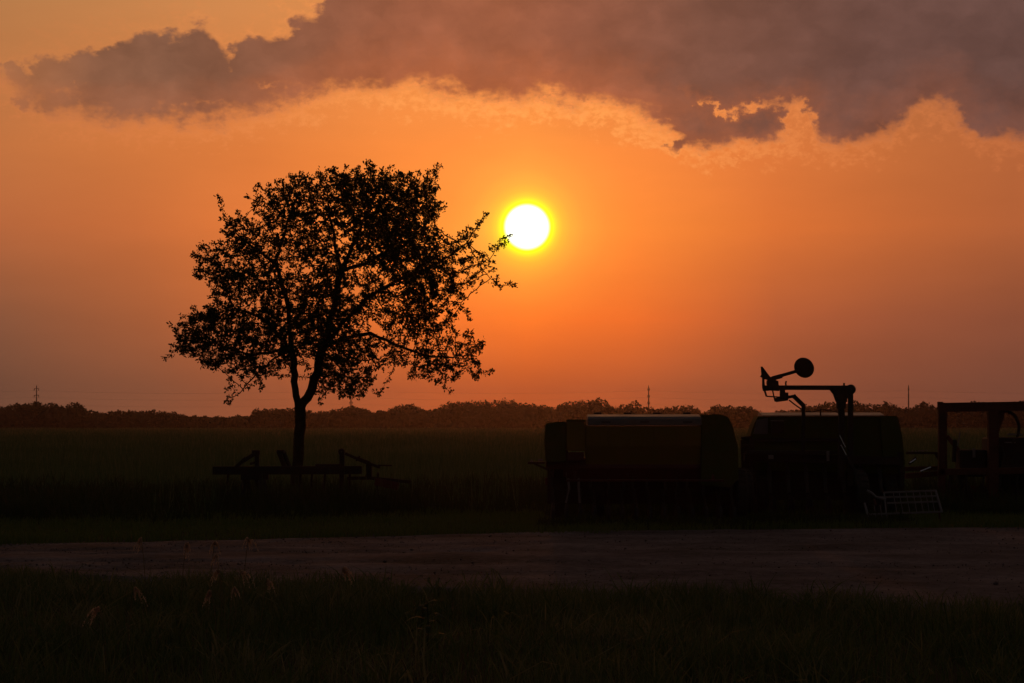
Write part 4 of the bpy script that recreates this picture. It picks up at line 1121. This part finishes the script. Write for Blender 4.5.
# ------------------------------------------------------------------ seeding grass and a broad weed in the foreground
stalk_spots = [  # pixel column of the head, pixel row of its top, distance, drooping side, height note
    (143, 536, 19.6, -1, 'lone drooping seed head left of the others, over the road edge'),
    (184, 541, 19.2, 1, 'fan of drooping grass seed heads second from the left over the road'),
    (212, 539, 18.6, 1, 'tallest grass seed head, upright beside the glowing one'),
    (219, 552, 18.3, -1, 'feathery grass seed head that catches the light, over the road edge'),
    (246, 536, 19.4, 1, 'thin upright grass seed head against the road, rightmost of the tall ones'),
    (222, 568, 17.6, -1, 'low spreading grass seed head under the glowing one, left spray'),
    (238, 569, 17.5, 1, 'low spreading grass seed head under the glowing one, right spray'),
    (214, 589, 16.6, -1, 'pale split grass seed head low in the dark grass'),
    (131, 586, 16.6, 1, 'pale hooked grass seed head standing alone in the dark grass at the left'),
    (231, 586, 16.9, 1, 'small stiff grass seed head low beside the pale split one'),
    (264, 578, 17.4, 1, 'slanting grass seed head right of the low sprays'),
    (340, 566, 18.4, 1, 'short grass seed head at the road edge under the tree'),
    (103, 606, 15.8, -1, 'drooping grass seed head lowest at the left of the foreground'),
]
for i, (px, py, d, sgn, txt) in enumerate(stalk_spots):
    x0 = gx(px-sgn*4, d); zt = gz(py, d); hgt = max(0.3, zt)
    t = thing('seed_stalk', (x0, d, 0), txt, 'grass stalk', 'seeding grass stalks in the foreground')
    bend = 0.05*sgn
    pts = [(0, 0, -0.03), (bend*0.2, 0, hgt*0.4), (bend*0.6, 0.01, hgt*0.75), (bend, 0.015, hgt*0.97)]
    MB().tube(pts, 0.0035, 5, 0.002).build('stem', M['stalk'], t)
    V = []; Fl = []
    top = Vector((bend, 0.015, hgt*0.97))
    heads = 4 + int(rng.integers(0, 4))
    for k in range(heads):
        a = rng.uniform(-1, 1); L = rng.uniform(0.06, 0.13)
        start = top-Vector((0, 0, 0.006*k))
        dirx = sgn*abs(a)*0.7+rng.uniform(-0.5, 0.5)
        for j in range(40):
            tt = j/39
            c = start+Vector((dirx*L*tt, rng.uniform(-0.3, 0.3)*L*tt, L*(0.45*tt-(1.1+0.4*abs(a))*tt*tt)))
            sz = 0.0055+0.0035*math.sin(math.pi*tt)
            u = Vector(rng.normal(size=3)).normalized(); w_ = u.cross(Vector((0.3, 0.2, 1))).normalized()
            b = len(V)
            V += [c-u*sz*1.6, c+w_*sz*0.55, c+u*sz*1.6, c-w_*sz*0.55]; Fl += [b, b+1, b+2, b+3]
    raw_mesh('seed_head', np.array([tuple(v) for v in V]), Fl, np.full(len(Fl)//4, 4), M['seed'], t)
    blades('blade', rng.normal(0, 0.02, 5), rng.normal(0, 0.02, 5), rng.uniform(0.2, 0.4, 5), np.full(5, 0.009), rng.uniform(0.5, 1.2, 5), M['grass']).parent = t

dw = 17.0
wd = thing('broadleaf_weed', (gx(427, dw), dw, 0), 'broad leaved weed with long arching leaves in the foreground grass below the tree', 'weed')
MB().tube([(0, 0, -0.02), (0.01, 0, 0.15), (0, 0.01, 0.36)], 0.006, 6, 0.003).build('stem', M['weeds'], wd)
for k in range(9):
    a = k*2.4; z0 = 0.10+0.03*k; L = 0.20-0.008*k
    V = []; Fl = []
    for j in range(8):
        t = j/7
        c = Vector((math.cos(a)*L*t, math.sin(a)*L*t, z0+L*(0.75*t-0.9*t*t)))
        s_ = Vector((-math.sin(a), math.cos(a), 0))*0.022*math.sin(math.pi*min(1, t*0.9+0.1))
        V += [c-s_, c+s_]
    for j in range(7):
        Fl += [2*j, 2*j+1, 2*j+3, 2*j+2]
    raw_mesh('leaf', np.array([tuple(v) for v in V]), Fl, np.full(7, 4), M['weeds'], wd)

# ------------------------------------------------------------------ evening haze over the fields
m, nt, out = new_mat('evening_haze')
pv = N(nt, 'ShaderNodeVolumePrincipled')
pv.inputs['Color'].default_value = (0.95, 0.80, 0.85, 1)
pv.inputs['Density'].default_value = HAZE
pv.inputs['Anisotropy'].default_value = 0.9
nt.links.new(pv.outputs[0], out.inputs['Volume'])
hz = MB().box((0, 600, 9.5), (1500, 1300, 21.5), bev=0)
tag(hz.build('haze', m), kind='stuff')

# ------------------------------------------------------------------ render settings
scene.render.engine = 'CYCLES'
cy = scene.cycles
cy.use_denoising = True
cy.denoiser = 'OPENIMAGEDENOISE'; cy.denoising_prefilter = 'ACCURATE'
cy.max_bounces = 6; cy.diffuse_bounces = 3; cy.glossy_bounces = 2; cy.transmission_bounces = 4; cy.volume_bounces = 1
cy.use_adaptive_sampling = False
vw = scene.view_settings
vw.view_transform = 'Standard'; vw.look = 'None'; vw.exposure = 0.0; vw.gamma = 1.0
vw.use_curve_mapping = False
